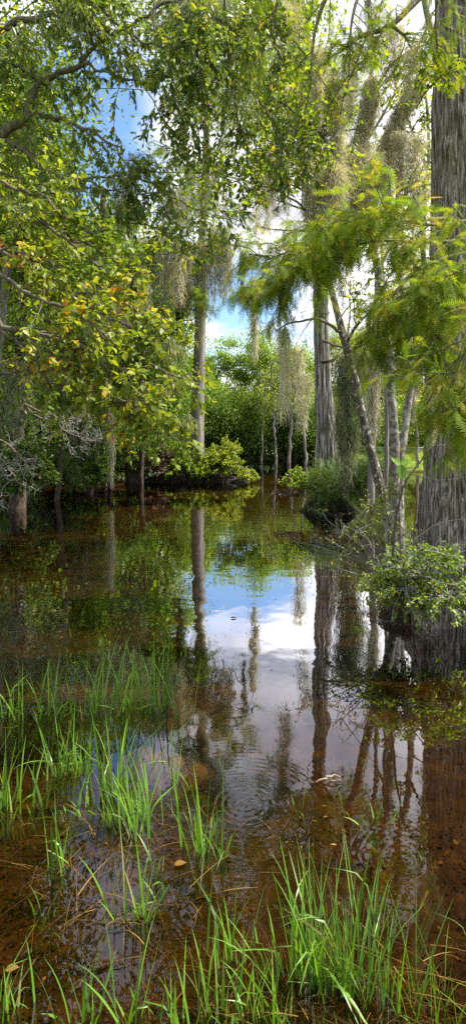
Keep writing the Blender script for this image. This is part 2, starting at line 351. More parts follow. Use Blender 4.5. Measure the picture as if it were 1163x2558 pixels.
# ------------------------------------------------------------------ builders
UP = np.array([0, 0, 1.0])
def along(polys, per, rng, t0=.1, t1=1.0):
    """sample per points on each polyline -> pos, dir, t"""
    out_p = []; out_d = []; out_t = []
    by = {}
    for p in polys: by.setdefault(len(p), []).append(p)
    for K, L in by.items():
        A = np.array(L); t = rng.uniform(t0, t1, (len(A), per)) * (K - 1); i = np.minimum(t.astype(int), K - 2); f = (t - i)[..., None]
        r = np.arange(len(A))[:, None]
        out_p.append((A[r, i] * (1 - f) + A[r, i + 1] * f).reshape(-1, 3)); out_d.append(nrm(A[r, i + 1] - A[r, i]).reshape(-1, 3)); out_t.append((t / (K - 1)).ravel())
    return np.concatenate(out_p), np.concatenate(out_d), np.concatenate(out_t)
def offshoots(polys, per, length, rng, fwd=.6, droop=.3, up=.1, K=6, t0=.15, t1=1.0, jit=.35, flat=1.0):
    """side twigs growing from polylines -> array (N,K,3)"""
    p, d, t = along(polys, per, rng, t0, t1)
    Nn = len(p)
    s = rng.standard_normal((Nn, 3)); s[:, 2] *= flat; s = nrm(s - (s * d).sum(-1, keepdims=True) * d)
    dr = nrm(d * fwd + s + UP * up)
    L = length * rng.uniform(.45, 1.15, Nn) * (1.1 - .5 * t)
    pts = [p]; cur = p.copy()
    for k in range(K - 1):
        dr = nrm(dr + rng.standard_normal((Nn, 3)) * jit * .3 - UP * droop / (K - 1))
        cur = cur + dr * (L / (K - 1))[:, None]; pts.append(cur)
    return np.stack(pts, 1)
def leaves(mb, polys, per, size, rng, tv=OV_V, tf=OV_F, droop=.5, side=.9, flatn=1.0, wide=1.0, tint=(0, 1), bias=1.0, jit=.35, t0=.1, off=0.0, clump=0):
    p, d, t = along(polys, per, rng, t0)
    Nn = len(p)
    s = nrm(np.cross(d, UP + rng.standard_normal((Nn, 3)) * .5)) * rng.choice([-1, 1], Nn)[:, None]
    yd = nrm(d * .6 + s * side - UP * droop + rng.standard_normal((Nn, 3)) * jit)
    zd = UP * flatn + rng.standard_normal((Nn, 3)) * .45
    sc = size * rng.uniform(.5, 1.3, Nn)
    tt = tint[0] + (tint[1] - tint[0]) * rng.random(Nn) ** bias
    if clump: tt = np.clip(tint[0] + (tint[1] - tint[0]) * (.62 * rng.random(Nn) ** bias + .55 * vnoise(p[:, 0] + 40, p[:, 2] + 40, 7, clump) - .03), 0, 1)
    inst(mb, tv, tf, p + off * rng.standard_normal((Nn, 3)), yd, zd, np.stack([sc * wide, sc, sc], -1), tt)
def limb_set(limbs, npts=24):
    """limbs: list of (list of (px,py,Y), r0, r1) -> list of (path, radii)"""
    res = []
    for pts, r0, r1 in limbs:
        path = smooth_path([P(*q) if len(q) == 3 else np.array(q[1:]) for q in pts], npts)
        res.append((path, np.linspace(r0, r1, npts)))
    return res
def wob(path, rng, a):
    k = len(path); w = np.cumsum(rng.standard_normal((k, 3)), 0); w -= np.linspace(0, 1, k)[:, None] * w[-1]; w[:] *= a / max(1, np.sqrt(k)); return path + w

def grid_noise(ns, nth, seed):
    return R0(seed).random((ns, nth))
def bark_disp(amp, cells, per_m, seed, flare=None):
    gr = grid_noise(400, cells, seed); gr2 = grid_noise(400, cells * 2, seed + 1)
    def samp(g, th, s, wrp):
        nth = g.shape[1]
        a = (th[None, :] / (2 * pi) * nth + wrp) % nth; b = np.clip(s, 0, 398)[:, None] + 0 * th[None, :]
        ia = a.astype(int); fa = a - ia; ib = b.astype(int); fb = b - ib; fa = fa * fa * (3 - 2 * fa)
        return (g[ib, ia % nth] * (1 - fa) + g[ib, (ia + 1) % nth] * fa) * (1 - fb) + (g[ib + 1, ia % nth] * (1 - fa) + g[ib + 1, (ia + 1) % nth] * fa) * fb
    def f(th, t, path):
        s = (path[:, 2] - path[0, 2]) * per_m
        wrp = (np.sin(s * .5) * .6 + np.sin(s * .23 + 1))[:, None]
        v = samp(gr, th, s, wrp); v2 = samp(gr2, th, s * 1.9, wrp * 2)
        r = 1 + amp * ((1 - np.abs(2 * v - 1)) - .5) + amp * .6 * ((1 - np.abs(2 * v2 - 1)) - .5)
        if flare is not None: r = r * flare(th[None, :], (path[:, 2] - path[0, 2])[:, None])
        return r
    return f

def moss_beard(mb, anchors, R, L, n, rng, w=.006, wig=.35, seg=7, tint=(0, 1), up=0.0):
    n = int(n * 1.7); wig = wig * 1.7
    """bearded clump hanging under the anchor polyline; R half-thickness, L length (m)"""
    A = np.asarray(anchors, float)
    if A.ndim == 1: A = A[None]
    k = rng.uniform(0, len(A) - 1.0001, n) if len(A) > 1 else np.zeros(n)
    i = k.astype(int); f = (k - i)[:, None]; a = A[i] * (1 - f) + A[np.minimum(i + 1, len(A) - 1)] * f
    lobes = .55 + .45 * np.abs(np.sin(k * 2.3 + rng.random() * 6)) if len(A) > 1 else np.ones(n)
    Ls = L * lobes
    u0 = rng.random(n) ** 1.25 * .9
    rad = R * (1 - u0) ** .55 * np.sqrt(rng.random(n)); az = rng.uniform(0, 2 * pi, n)
    cx = np.cumsum(np.concatenate([[0], rng.standard_normal(11)])) * R * .16
    start = a + np.stack([rad * np.cos(az) + np.interp(u0, np.linspace(0, 1, 12), cx), rad * np.sin(az), -u0 * Ls + up * rng.random(n)], -1)
    ln = np.minimum(np.maximum(Ls * rng.uniform(.08, .24, n), .05), Ls * (1.04 - u0) * 1.0)
    hair(mb, start, ln, rng, w, wig, seg, tint)
def hair(mb, start, ln, rng, w, wig, seg, tint, out_dir=None):
    n = len(start)
    pts = [start]; cur = start.copy(); dr = rng.standard_normal((n, 3)) * wig * 1.6 - UP * 1.0
    if out_dir is not None: dr = dr + out_dir
    for s in range(seg):
        dr = dr * .55 + rng.standard_normal((n, 3)) * wig - UP * .55
        cur = cur + nrm(dr) * (ln / seg)[:, None]; pts.append(cur)
    Pt = np.stack(pts, 1); ribbon(mb, Pt, w * rng.uniform(.6, 1.3, n), rng, tint[0] + (tint[1] - tint[0]) * rng.random(n))
def ribbon(mb, Pt, w, rng, tint, taper=True, side=None):
    n, K, _ = Pt.shape
    if side is None:
        az = rng.uniform(0, 2 * pi, n); side = np.stack([np.cos(az), np.sin(az), 0 * az], -1)
    prof = np.linspace(1, .25, K) if taper is True else taper
    off = side[:, None, :] * (w[:, None] * prof[None, :] * .5)[..., None]
    v = np.stack([Pt - off, Pt + off], 2)
    i = np.arange(K - 1) * 2; f = np.stack([i, i + 1, i + 3, i + 2], -1)
    f = (np.arange(n)[:, None, None] * (2 * K) + f[None]).reshape(-1, 4)
    mb.add(v, f, np.repeat(np.broadcast_to(tint, (n,)), K - 1))
def sleeve(mb, path, thick, hang, n, rng, w=.006, wig=1.0, tint=(0, 1)):
    """shaggy moss wrapped round a limb"""
    path = np.asarray(path); k = rng.uniform(0, len(path) - 1.001, n); i = k.astype(int); f = (k - i)[:, None]
    p = path[i] * (1 - f) + path[i + 1] * f; th = thick * (.6 + .5 * vnoise(k * .9, 0 * k, int(rng.integers(99)), 1.3))
    o = nrm(rng.standard_normal((n, 3))) ; p = p + o * (th * rng.random(n) ** .6)[:, None]
    hair(mb, p, hang * rng.uniform(.3, 1.2, n), rng, w, wig, 6, tint, out_dir=o * .8)

def crown_clusters(c, rx, ry, rz, ncl, rng, low=.0, shell=.55):
    q = nrm(rng.standard_normal((ncl, 3))) * (shell + (1 - shell) * rng.random((ncl, 1))); q[:, 2] = np.where(q[:, 2] < 0, q[:, 2] * (1 - low) , q[:, 2])
    return np.asarray(c) + q * np.array([rx, ry, rz])
def crown(mb, cl, sig, per, size, rng, tv=DI_V, tf=DI_F, wide=1.0, flat=.7, tint=(0, 1), droop=.3, bias=1.0, tvar=.35):
    n = len(cl) * per
    c = np.repeat(cl, per, 0); tb = np.repeat(rng.random(len(cl)), per)
    o = rng.standard_normal((n, 3)) * sig * rng.uniform(.5, 1.25, len(cl)).repeat(per)[:, None]; o[:, 2] *= flat
    yd = nrm(rng.standard_normal((n, 3)) + nrm(o) * .6 - UP * droop); zd = UP * .7 + rng.standard_normal((n, 3)) * .6 + nrm(o) * .5
    sc = size * rng.uniform(.6, 1.3, n)
    t = np.clip(tint[0] + (tint[1] - tint[0]) * ((1 - tvar) * rng.random(n) ** bias + tvar * tb), 0, 1)
    inst(mb, tv, tf, c + o, yd, zd, np.stack([sc * wide, sc, sc], -1), t)

def far_tree(px, Y, top_py, wpx, label, group, mat='far', leafs=9000, size=.16, bottom=.0, trunk_r=.10, seed=1, cat='tree', name='broadleaf_tree', ncl=70, tint=(0, 1), bark='bark_dark', dpt=None, sig=.5, base_px=None, moss=0, lean=0.0, nstem=1):
    rng = R0(seed); top = P(px, top_py, Y); bx = (base_px if base_px is not None else px)
    base = P(bx, HOR, Y); base[2] = bed(base[0], base[1]) - .05
    t = thing(name, label, cat, base, group)
    H = top[2]; zb = bottom; rz = (H - zb) / 2; rx = wpx / 2 / F * Y; ry = dpt or rx * .8
    c = np.array([top[0], Y, zb + rz])
    mt = MB()
    for s in range(nstem):
        b0 = base + np.array([rng.uniform(-.5, .5) * rx * (nstem > 1), rng.uniform(-.3, .3) * (nstem > 1), 0])
        hh = H * rng.uniform(.6, .85)
        tip = np.array([c[0] + rng.uniform(-.4, .4) * rx * (nstem > 1), c[1], hh])
        path = wob(smooth_path([b0, b0 * .55 + tip * .45 + np.array([rng.uniform(-.2, .2), 0, 0]), tip], 16), rng, .12)
        sweep(mt, path, np.linspace(trunk_r, trunk_r * .25, 16), 8)
        limb = offshoots([path], 7, rx * 1.1, rng, fwd=.5, droop=.1, up=.4, K=6, t0=.25)
        sweep_many(mt, limb, trunk_r * .35, trunk_r * .08, 5)
    part('trunk', mt, M[bark], t)
    cl = crown_clusters(c, rx, ry, rz, ncl, rng)
    # ragged silhouette: pull top clusters into a few spires
    cl[:, 2] += (vnoise(cl[:, 0], cl[:, 1], seed + 9, rx * .7) - .6) * rz * .5 * sstep(zb, H, cl[:, 2])
    mc = MB(); crown(mc, cl, sig * 1.08, int(leafs * 3.3) // ncl, size * 1.04, rng, tint=tint)
    part('crown', mc, M[mat], t)
    if moss:
        mm = MB(); q = cl[rng.choice(len(cl), moss)]
        for a in q: moss_beard(mm, a + np.array([0, -ry * .3, 0]), .22, rng.uniform(.8, 2.2), 60, rng, w=.016, seg=5)
        part('moss', mm, M['moss'], t)
    return t

def shrub(loc, rx, ry, h, nst, per, leafsize, nleaf, mat, name, label, cat, seed, bark='twig', tv=OV_V, tf=OV_F, droop=.6, group=None, tint=(0, 1), r=.008, wide=1, twl=.35, wild=.3, away=(0, 0, 0), part_names=('stems', 'foliage'), stem_len=1.0, dead=0, base_spread=.3):
    rng = R0(seed); t = thing(name, label, cat, loc, group)
    loc = np.asarray(loc, float); az = rng.uniform(0, 2 * pi, nst); K = 9
    b = loc + np.stack([np.cos(az) * rx * base_spread * rng.random(nst), np.sin(az) * ry * base_spread * rng.random(nst), 0 * az], -1)
    ht = h * rng.uniform(.55, 1.1, nst); rr = rng.uniform(.4, 1.05, nst)
    tip = loc + np.stack([np.cos(az) * rx * rr, np.sin(az) * ry * rr, ht * np.sqrt(np.clip(1.15 - rr * rr, .05, 1))], -1) + np.asarray(away) * rng.random((nst, 1))
    mid = (b + tip) / 2 + UP * (ht * .35)[:, None] + rng.standard_normal((nst, 3)) * h * .12 * wild * 3
    s = np.linspace(0, 1, K)[None, :, None]
    S = b[:, None] * (1 - s) ** 2 + 2 * mid[:, None] * s * (1 - s) + tip[:, None] * s * s
    S = S + rng.standard_normal(S.shape) * h * .02 * (s > 0)
    ms = MB(); sweep_many(ms, S, r, r * .35, 5)
    tw = offshoots(list(S), per, twl * h, rng, fwd=.8, droop=.4, up=.3, t0=.3); sweep_many(ms, tw, r * .45, r * .15, 3)
    tw2 = offshoots(list(tw), 2, twl * h * .5, rng, fwd=.8, droop=.3, K=4); sweep_many(ms, tw2, r * .25, r * .1, 3)
    part(part_names[0], ms, M[bark], t)
    ml = MB()
    n2 = max(1, int(nleaf / (len(tw) + len(tw2))))
    leaves(ml, list(tw), n2, leafsize, rng, tv, tf, droop=droop * .5, tint=tint, wide=wide, jit=.6)
    leaves(ml, list(tw2), n2, leafsize, rng, tv, tf, droop=droop * .5, tint=tint, wide=wide, jit=.6)
    part(part_names[1], ml, M[mat], t)
    return t

def mound(loc, rx, ry, h, seed, name, label, cat, mat='root', skirt=300, parent=None, skirt_mat='bark_dark', w=.008, top_pow=1.7):
    rng = R0(seed); t = thing(name, label, cat, loc)
    nt_, nr = 48, 18; th = np.linspace(0, 2 * pi, nt_, endpoint=False); r = np.linspace(1, 0, nr)
    T, Rr = np.meshgrid(th, r)
    prof = (1 - Rr ** top_pow) * h - .3 * (Rr > .97)
    sc = 1 + .18 * np.sin(T * 3 + seed) + .12 * np.sin(T * 7 + 2 * seed) + .08 * np.sin(T * 13 + seed) * Rr
    x = np.cos(T) * Rr * rx * sc; y = np.sin(T) * Rr * ry * sc
    z = prof * (1 + .9 * (vnoise(x + 50, y + 50, seed, rx * .25) - .5)) + .05 * h * rng.standard_normal(T.shape) * (Rr < .9)
    g = MB(); i = (np.arange(nr - 1)[:, None] * nt_ + np.arange(nt_)[None]); j = (np.arange(nr - 1)[:, None] * nt_ + (np.arange(nt_)[None] + 1) % nt_)
    g.add(np.stack([x, y, z], -1) + np.asarray(loc), np.stack([i, j, j + nt_, i + nt_], -1).reshape(-1, 4))
    part('soil', g, M[mat], t)
    if skirt:
        q = rng.uniform(0, 2 * pi, skirt); rr = rng.uniform(.3, 1.15, skirt)
        st = np.asarray(loc) + np.stack([np.cos(q) * rr * rx, np.sin(q) * rr * ry, h * (1.02 - rr ** 1.7 * .8)], -1)
        od = np.stack([np.cos(q), np.sin(q), 0 * q], -1)
        hm = MB(); st[:, 2] = np.maximum(st[:, 2], .02); hair(hm, st, np.minimum(h * rng.uniform(.3, .9, skirt), st[:, 2] * 1.6 + .05), rng, w, .55, 8, (0, 1), od * 1.6)
        part('roots', hm, M[skirt_mat], t)
    return t

# ================================================================== far shore
rng = R0(77)
def rail(px, Y, z): return np.array([(px - 581.5) / F * Y, Y, z])
# road beyond the barrier
ra_, rb_ = np.array([30.0, 9.0]), np.array([-6.0, 63.0])
rd = nrm(rb_ - ra_); rn = np.array([rd[1], -rd[0]]); rn = rn if rn[0] > 0 else -rn
mbr = MB()
sr = np.linspace(-20, 90, 60)
for wdt0, wdt1 in ((1.2, 8.0),):
    a = ra_ + sr[:, None] * rd + rn * wdt0; b_ = ra_ + sr[:, None] * rd + rn * wdt1
    za = np.maximum(bed(a[:, 0], a[:, 1]), bed(b_[:, 0], b_[:, 1])) + .03
    za = np.convolve(np.pad(za, 4, 'edge'), np.ones(9) / 9, 'valid')
    va = np.column_stack([a, za]); vb = np.column_stack([b_, za + .004]); k = np.arange(len(sr) - 1)
    mbr.add(np.vstack([va, vb]), np.stack([k, k + 1, k + 1 + len(sr), k + len(sr)], -1))
single('road', mbr, plain('asphalt', (.30, .30, .30), .9), None, None, kind='structure')
# guardrail: W-beam on posts
t = thing('guardrail', 'grey galvanised steel guardrail beyond the far bank beside the road', 'guardrail', (ra_[0], ra_[1], .5))
prof = [(0, .0), (.03, .03), (.08, .06), (.03, .10), (0, .155), (.03, .21), (.08, .25), (.03, .28), (0, .31)]
mb = MB(); L = 62.0; nseg = 40
ss = np.linspace(0, L, nseg); vv = []
for s_ in ss:
    q = ra_ + rd * s_
    for (dx, dz) in prof: vv.append((q[0] - rn[0] * dx, q[1] - rn[1] * dx, .86 + dz))
k = np.arange(nseg - 1)[:, None] * len(prof) + np.arange(len(prof) - 1)[None]
mb.add(vv, np.stack([k, k + 1, k + 1 + len(prof), k + len(prof)], -1).reshape(-1, 4)); part('rail', mb, M['metal'], t)
for s_ in np.arange(1, L, 2.4):
    q = ra_ + rd * s_ + rn * .09; z0 = float(bed(q[0], q[1])) - .2
    if q[1] < 24: continue
    mb = MB(); sweep(mb, [(q[0], q[1], z0), (q[0], q[1], 1.12), (q[0], q[1], 1.1201)], [.07, .07, .001], 6); part('post', mb, M['wood'], t, False)

FT = 'stems at the far waterline'
def far_stem(px, Y, topy, lean, r_, lab, seed, bark='bark_mid'):
    rg = R0(seed); b0 = P(px, HOR, Y); b0[2] = -.4; t = thing('slim_tree', lab, 'tree', b0, FT)
    path = wob(smooth_path([b0, P(px + lean * .4, 1040, Y), P(px + lean, topy, Y)], 30), rg, .2); mb = MB(); sweep(mb, path, np.linspace(r_, r_ * .4, 30), 8); part('trunk', mb, M[bark], t)
    br = offshoots([path[10:]], 12, 1.6, rg, fwd=.5); mb = MB(); sweep_many(mb, br, r_ * .3, r_ * .08, 4); part('branches', mb, M[bark], t)
    mb = MB(); leaves(mb, list(br), 40, .17, rg, DI_V, DI_F, jit=.8, off=.25); part('crown', mb, M['yellow'], t)
far_stem(690, 38.5, 900, -14, .10, 'first thin grey stem at the far waterline, left of three', 501)
far_stem(722, 38, 880, 18, .12, 'thin leaning stem at the far waterline, middle of three', 502)
far_stem(762, 37.5, 900, -10, .10, 'thin stem at the far waterline next to the weathered trunk', 503)
far_stem(655, 39, 930, 10, .08, 'short slim stem at the far waterline under the sky gap', 504)
far_stem(860, 30, 700, 14, .10, 'slim sunlit tree between the weathered and leaning trunks', 505)
far_stem(1045, 29, 640, -14, .10, 'slim sunlit tree on the grassy bank by the guardrail', 506)
FS = 'trees along the far shore'
far_tree(478, 42, 872, 130, 'broad green tree on the far shore just right of the straight grey trunk', FS, 'far', 9000, .17, seed=11, tint=(0, .8), trunk_r=.12, nstem=3)
far_tree(548, 44, 838, 150, 'tall bright green tree on the far shore, topmost against the blue gap', FS, 'far', 10000, .17, seed=12, tint=(.1, .95), trunk_r=.12, nstem=3)
far_tree(650, 46, 822, 150, 'olive green tree with yellowish top under the blue gap on the far shore', FS, 'far', 9000, .17, seed=13, tint=(.2, 1), nstem=3)
far_tree(735, 44, 842, 140, 'full green tree on the far shore left of the weathered trunk', FS, 'far', 9000, .17, seed=14, tint=(.1, .9), nstem=4)
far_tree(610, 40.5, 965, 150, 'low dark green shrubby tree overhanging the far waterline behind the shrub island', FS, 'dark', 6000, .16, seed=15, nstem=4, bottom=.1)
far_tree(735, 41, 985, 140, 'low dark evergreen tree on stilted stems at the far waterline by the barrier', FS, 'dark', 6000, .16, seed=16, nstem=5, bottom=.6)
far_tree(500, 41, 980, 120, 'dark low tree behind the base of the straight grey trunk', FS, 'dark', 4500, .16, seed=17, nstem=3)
RS = 'trees beyond the barrier'
far_tree(865, 47, 800, 170, 'yellow green sunlit tree beyond the barrier behind the weathered trunk', RS, 'yellow', 7000, .18, seed=21, bottom=1.0, tint=(0, .9), nstem=2, dpt=2.5)
far_tree(985, 44, 700, 200, 'tall sunlit yellow green tree beyond the guardrail between the pale trunks', RS, 'yellow', 8000, .18, seed=22, bottom=1.4, nstem=2, dpt=2.5)
far_tree(1100, 42, 640, 200, 'tall light green tree beyond the guardrail behind the big right trunk', RS, 'yellow', 7000, .18, seed=23, bottom=1.0, dpt=2.5)
far_tree(1030, 38, 985, 150, 'low dark green bush tree just behind the guardrail', RS, 'far', 3500, .15, seed=24, bottom=.4, nstem=3, dpt=1.2)
far_tree(905, 41, 960, 130, 'dark green rounded tree behind the barrier and the leaning lichened trunk', RS, 'far', 4500, .15, seed=25, bottom=.6, dpt=1.2, nstem=3)

LS = 'trees of the left bank'
far_tree(-60, 13, 150, 420, 'tall shadowed green tree at the far left edge, nearest of the left bank', LS, 'ash', 14000, .10, seed=31, bottom=.8, ncl=110, sig=.36, trunk_r=.12, bark='bark_dark', moss=8, nstem=1, base_px=-110)
far_tree(110, 17, 330, 300, 'dark green tree rising behind the yellowing leaves on the left bank', LS, 'far', 13000, .11, seed=32, bottom=.3, ncl=110, sig=.42, trunk_r=.09, moss=8, tint=(0, .8), nstem=1)
far_tree(275, 21, 500, 300, 'mossy deep green tree over the dark hollow on the left bank', LS, 'far', 13000, .12, seed=33, bottom=.9, ncl=110, sig=.46, trunk_r=.16, moss=20, tint=(0, .75), nstem=3)
far_tree(395, 25, 610, 190, 'slim green tree draped in moss left of the straight grey trunk', LS, 'far', 9000, .12, seed=34, bottom=.3, ncl=90, sig=.42, trunk_r=.14, moss=12, tint=(0, .8), nstem=2)
far_tree(330, 33, 430, 260, 'sunlit yellow tree glowing behind the mossy trees of the left bank', LS, 'yellow', 9000, .17, seed=35, bottom=2.0, ncl=80, sig=.5, tint=(.2, 1))
far_tree(60, 28, 300, 330, 'bright back row tree seen through gaps at the far left', LS, 'yellow', 9000, .17, seed=36, bottom=2.0, ncl=80, sig=.6)
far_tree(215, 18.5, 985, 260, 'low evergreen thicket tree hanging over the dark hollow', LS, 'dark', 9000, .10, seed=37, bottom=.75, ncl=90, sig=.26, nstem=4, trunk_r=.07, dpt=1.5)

# taller crowns nearer by, whose branches close the top of the view
def crown_tree(label, trunk, regions, mat, leafs, size, seed, r0=.12, bark='bark_mid', sig=.35, group='tall trees around the pond', nlimb=2, tint=(0, 1), name='tall_tree'):
    rng = R0(seed); b0 = np.array(P(*trunk[0])); t = thing(name, label, 'tree', b0, group)
    path = wob(smooth_path([P(*q) for q in trunk], 50), rng, .08); mt = MB(); sweep(mt, path, np.linspace(r0, r0 * .3, 50), 16, bark_disp(.1, 8, 3, seed)); part('trunk', mt, M[bark], t)
    cl = []
    for (x0, x1, y0, y1, Ya, Yb, n_) in regions:
        cl.append(np.array([P(rng.uniform(x0, x1), rng.uniform(y0, y1), rng.uniform(Ya, Yb)) for _ in range(n_)]))
    cl = np.concatenate(cl)
    # a bough from the trunk to every few clumps
    PL = []
    for c in cl:
        if rng.random() < .72: continue
        k = int(np.clip(np.argmin(np.linalg.norm(path - c, axis=1)) - rng.integers(3, 8), 6, 48)); a = path[k]
        s_ = np.linspace(0, 1, 10)[:, None]; m_ = (a + c) / 2 + rng.standard_normal(3) * .35 + UP * .45
        PL.append(a * (1 - s_) ** 2 + 2 * m_ * s_ * (1 - s_) + c * s_ ** 2)
    mt = MB(); sweep_many(mt, PL, r0 * .13, r0 * .03, 5); tw = offshoots(PL, 5, sig * 1.6, rng, t0=.5); sweep_many(mt, tw, r0 * .05, r0 * .015, 3); part('branches', mt, M['limb'], t)
    mc = MB(); crown(mc, cl, sig, leafs // len(cl), size, rng, tint=tint, droop=.6, flat=.8, wide=.8); part('crown', mc, M[mat], t); return t
crown_tree('light green leafy tree behind the curved dark limb at the upper left', [(-170, 1345, 9), (-150, 1000, 9), (-120, 600, 9), (-60, 250, 9), (20, -100, 9)],
  [(-120, 190, 60, 470, 8.4, 9.8, 46), (-120, 330, -420, 70, 8.4, 10, 40)], 'maple', 17000, .10, 301)
crown_tree('olive leaved tree whose crown closes the top of the view left of centre', [(-60, 1270, 12), (-20, 900, 12), (60, 400, 12), (180, 0, 12), (300, -300, 12)],
  [(150, 560, -620, 40, 11, 13, 60), (420, 640, -100, 260, 11.5, 13, 30), (-100, 200, -500, -100, 11, 13, 25), (-60, 190, 80, 560, 11.5, 13, 22), (310, 500, 400, 570, 11.5, 13, 9)], 'maple', 19000, .12, 302, sig=.45)
crown_tree('broad tall tree behind the forked mossy limb at the upper right', [(1250, 1330, 10), (1230, 900, 10), (1180, 500, 10), (1100, 100, 10), (1000, -200, 10)],
  [(600, 860, -560, 60, 9, 11, 50), (860, 1160, -600, -200, 10, 12, 30)], 'maple', 12000, .10, 303, sig=.42, tint=(.15, 1))
crown_tree('tall feathery cypress far back, crown high over the centre', [(700, 1190, 26), (700, 800, 26), (690, 300, 26), (680, -100, 26)],
  [(600, 790, -400, 230, 25, 27, 50), (440, 600, -500, 60, 25, 27, 40)], 'far', 12000, .24, 304, sig=.7, r0=.16) if False else None
crown_tree('tall sparse tree whose drooping crown fills the white cloud area right of centre', [(801, 1240, 16), (800, 900, 16), (798, 500, 16), (780, 200, 16), (740, -100, 16)],
  [(575, 790, -350, 330, 15, 17, 60), (640, 790, 200, 430, 15, 17, 14), (480, 640, -300, 60, 15, 17, 25)], 'maple', 17000, .14, 305, sig=.5, tint=(.1, 1), r0=.1)
LD = 'dark low trees along the left bank'
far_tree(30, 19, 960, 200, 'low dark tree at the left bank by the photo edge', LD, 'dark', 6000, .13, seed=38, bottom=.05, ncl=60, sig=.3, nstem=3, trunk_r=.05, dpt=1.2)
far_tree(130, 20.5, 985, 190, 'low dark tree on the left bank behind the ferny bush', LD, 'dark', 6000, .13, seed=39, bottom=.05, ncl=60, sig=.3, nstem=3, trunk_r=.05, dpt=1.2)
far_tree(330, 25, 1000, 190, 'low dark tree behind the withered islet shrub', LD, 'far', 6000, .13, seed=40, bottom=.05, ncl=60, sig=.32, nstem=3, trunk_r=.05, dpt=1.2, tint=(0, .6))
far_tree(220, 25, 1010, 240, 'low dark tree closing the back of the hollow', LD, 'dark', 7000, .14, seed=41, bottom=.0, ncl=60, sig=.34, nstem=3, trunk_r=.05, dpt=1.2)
far_tree(-20, 26, 900, 300, 'green undergrowth tree at the far left behind the first row', LD, 'far', 9000, .15, seed=42, bottom=.0, ncl=70, sig=.4, nstem=3, trunk_r=.06, dpt=1.5, tint=(0, .7))

# distant wood as one mass
cl = np.column_stack([rng.uniform(-90, 90, 1700), rng.uniform(62, 78, 1700), rng.uniform(0, 1, 1700)]); cl[:, 2] = cl[:, 2] ** .8 * (5.5 + 4.5 * vnoise(cl[:, 0], cl[:, 1] * 0, 8, 6))
mc = MB(); crown(mc, cl, 1.0, 46, .62, rng, tint=(0, .9)); single('distant_wood', mc, M['far'], 'distant mass of sunlit green woodland closing the view', 'woodland', kind='stuff')

# ================================================================== straight grey cypress on the island
Yc = 22.0
def shag(mb, rows, Y, n_per, w, rng, wig=.3):
    for (px, py0, py1, half) in rows:
        a = P(px, py0, Y); moss_beard(mb, a, half / F * Y, (py1 - py0) / F * Y, n_per, rng, w=w, wig=wig, seg=6)
b0 = P(493, 1165, Yc); b0[2] = -.2
t = thing('cypress_tree', 'straight grey cypress trunk rising bare from the shrubby islet', 'tree', b0)
path = smooth_path([b0, P(493, 1120, Yc), P(495, 1000, Yc), P(499, 850, Yc), P(503, 700, Yc), P(508, 550, Yc), P(514, 400, Yc), P(517, 150, Yc), P(518, -60, Yc)], 110)
rad = np.interp(np.linspace(0, 1, 110), [0, .06, .2, .45, .6, .8, 1], [.36, .28, .24, .20, .17, .12, .05])
mb = MB(); sweep(mb, path, rad, 40, bark_disp(.10, 16, 1.2, 3)); part('trunk', mb, M['bark_mid'], t)
mb = MB(); rg = R0(5)
br = np.concatenate([offshoots([path[44:]], 22, 2.2, rg, fwd=.15, droop=.25, up=.1, t0=0), offshoots([path[76:]], 44, 4.2, rg, fwd=.2, droop=.2, up=.1, t0=0)]); sweep_many(mb, br, .035, .01, 5)
tw = offshoots(list(br), 9, 1.0, rg, droop=.3); sweep_many(mb, tw, .012, .005, 3); part('branches', mb, M['bark_dark'], t)
mb = MB(); leaves(mb, list(tw), 26, .26, rg, FR2_V, FR2_F, tint=(0, .8), jit=.6); part('crown', mb, M['cyp'], t)

MG = 'spanish moss hanging over the islet'
def moss(label, px, py0, py1, Y, halfw, n, w, group, mat='moss', wig=.32, spanpx=0, seed=1, twig=True, name='spanish_moss', tint=(0, 1), sag=0):
    rg = R0(seed); mb = MB()
    if spanpx:
        k = max(3, int(spanpx / 14)); A = np.array([P(px + spanpx * (i / (k - 1) - .5), py0 + sag * abs(i / (k - 1) - .5), Y + rg.uniform(-.2, .2)) for i in range(k)])
    else: A = P(px, py0, Y)[None]
    moss_beard(mb, A, halfw / F * Y, (py1 - py0) / F * Y, n, rg, w=w, wig=wig, seg=7, tint=tint)
    return single(name, mb, M[mat], label, 'moss', group, loc=P(px, py0, Y))
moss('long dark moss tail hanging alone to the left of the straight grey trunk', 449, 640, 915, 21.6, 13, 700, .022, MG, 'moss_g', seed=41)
moss('pale moss mantle running down the face of the straight grey trunk', 497, 640, 850, 21.6, 15, 900, .022, MG, 'moss', seed=42)
moss('wide fringe of moss crowning the straight grey trunk against the sky', 500, 600, 770, 21.5, 13, 3600, .022, MG, 'moss', spanpx=150, seed=43)
moss('thin moss streamer in the blue gap, darker and shorter of the pair', 609, 620, 770, 21.5, 9, 300, .02, MG, 'moss_g', seed=44)
moss('thin pale moss streamer reaching lowest in the blue gap', 630, 690, 905, 21.3, 9, 420, .02, MG, 'moss', seed=45)
moss('pale moss tails hanging against the sky just right of the straight grey trunk', 545, 560, 700, 21.0, 9, 900, .02, MG, 'moss', spanpx=50, seed=48)
moss('moss tail beside the long dark one left of the straight grey trunk', 468, 620, 800, 21.2, 9, 700, .02, MG, 'moss', seed=49)
moss('moss veil high on the straight grey cypress under its crown', 510, 400, 560, 21.4, 14, 1500, .022, MG, 'moss', spanpx=90, seed=50)
moss('short moss wisp fringing the left of the sky gap above the islet', 575, 600, 660, 21.4, 6, 300, .018, MG, 'moss', spanpx=60, seed=46)
moss('broad mossy curtain in the trees left of the straight grey trunk', 395, 590, 780, 20.5, 16, 2200, .022, MG, 'moss', spanpx=110, seed=47)
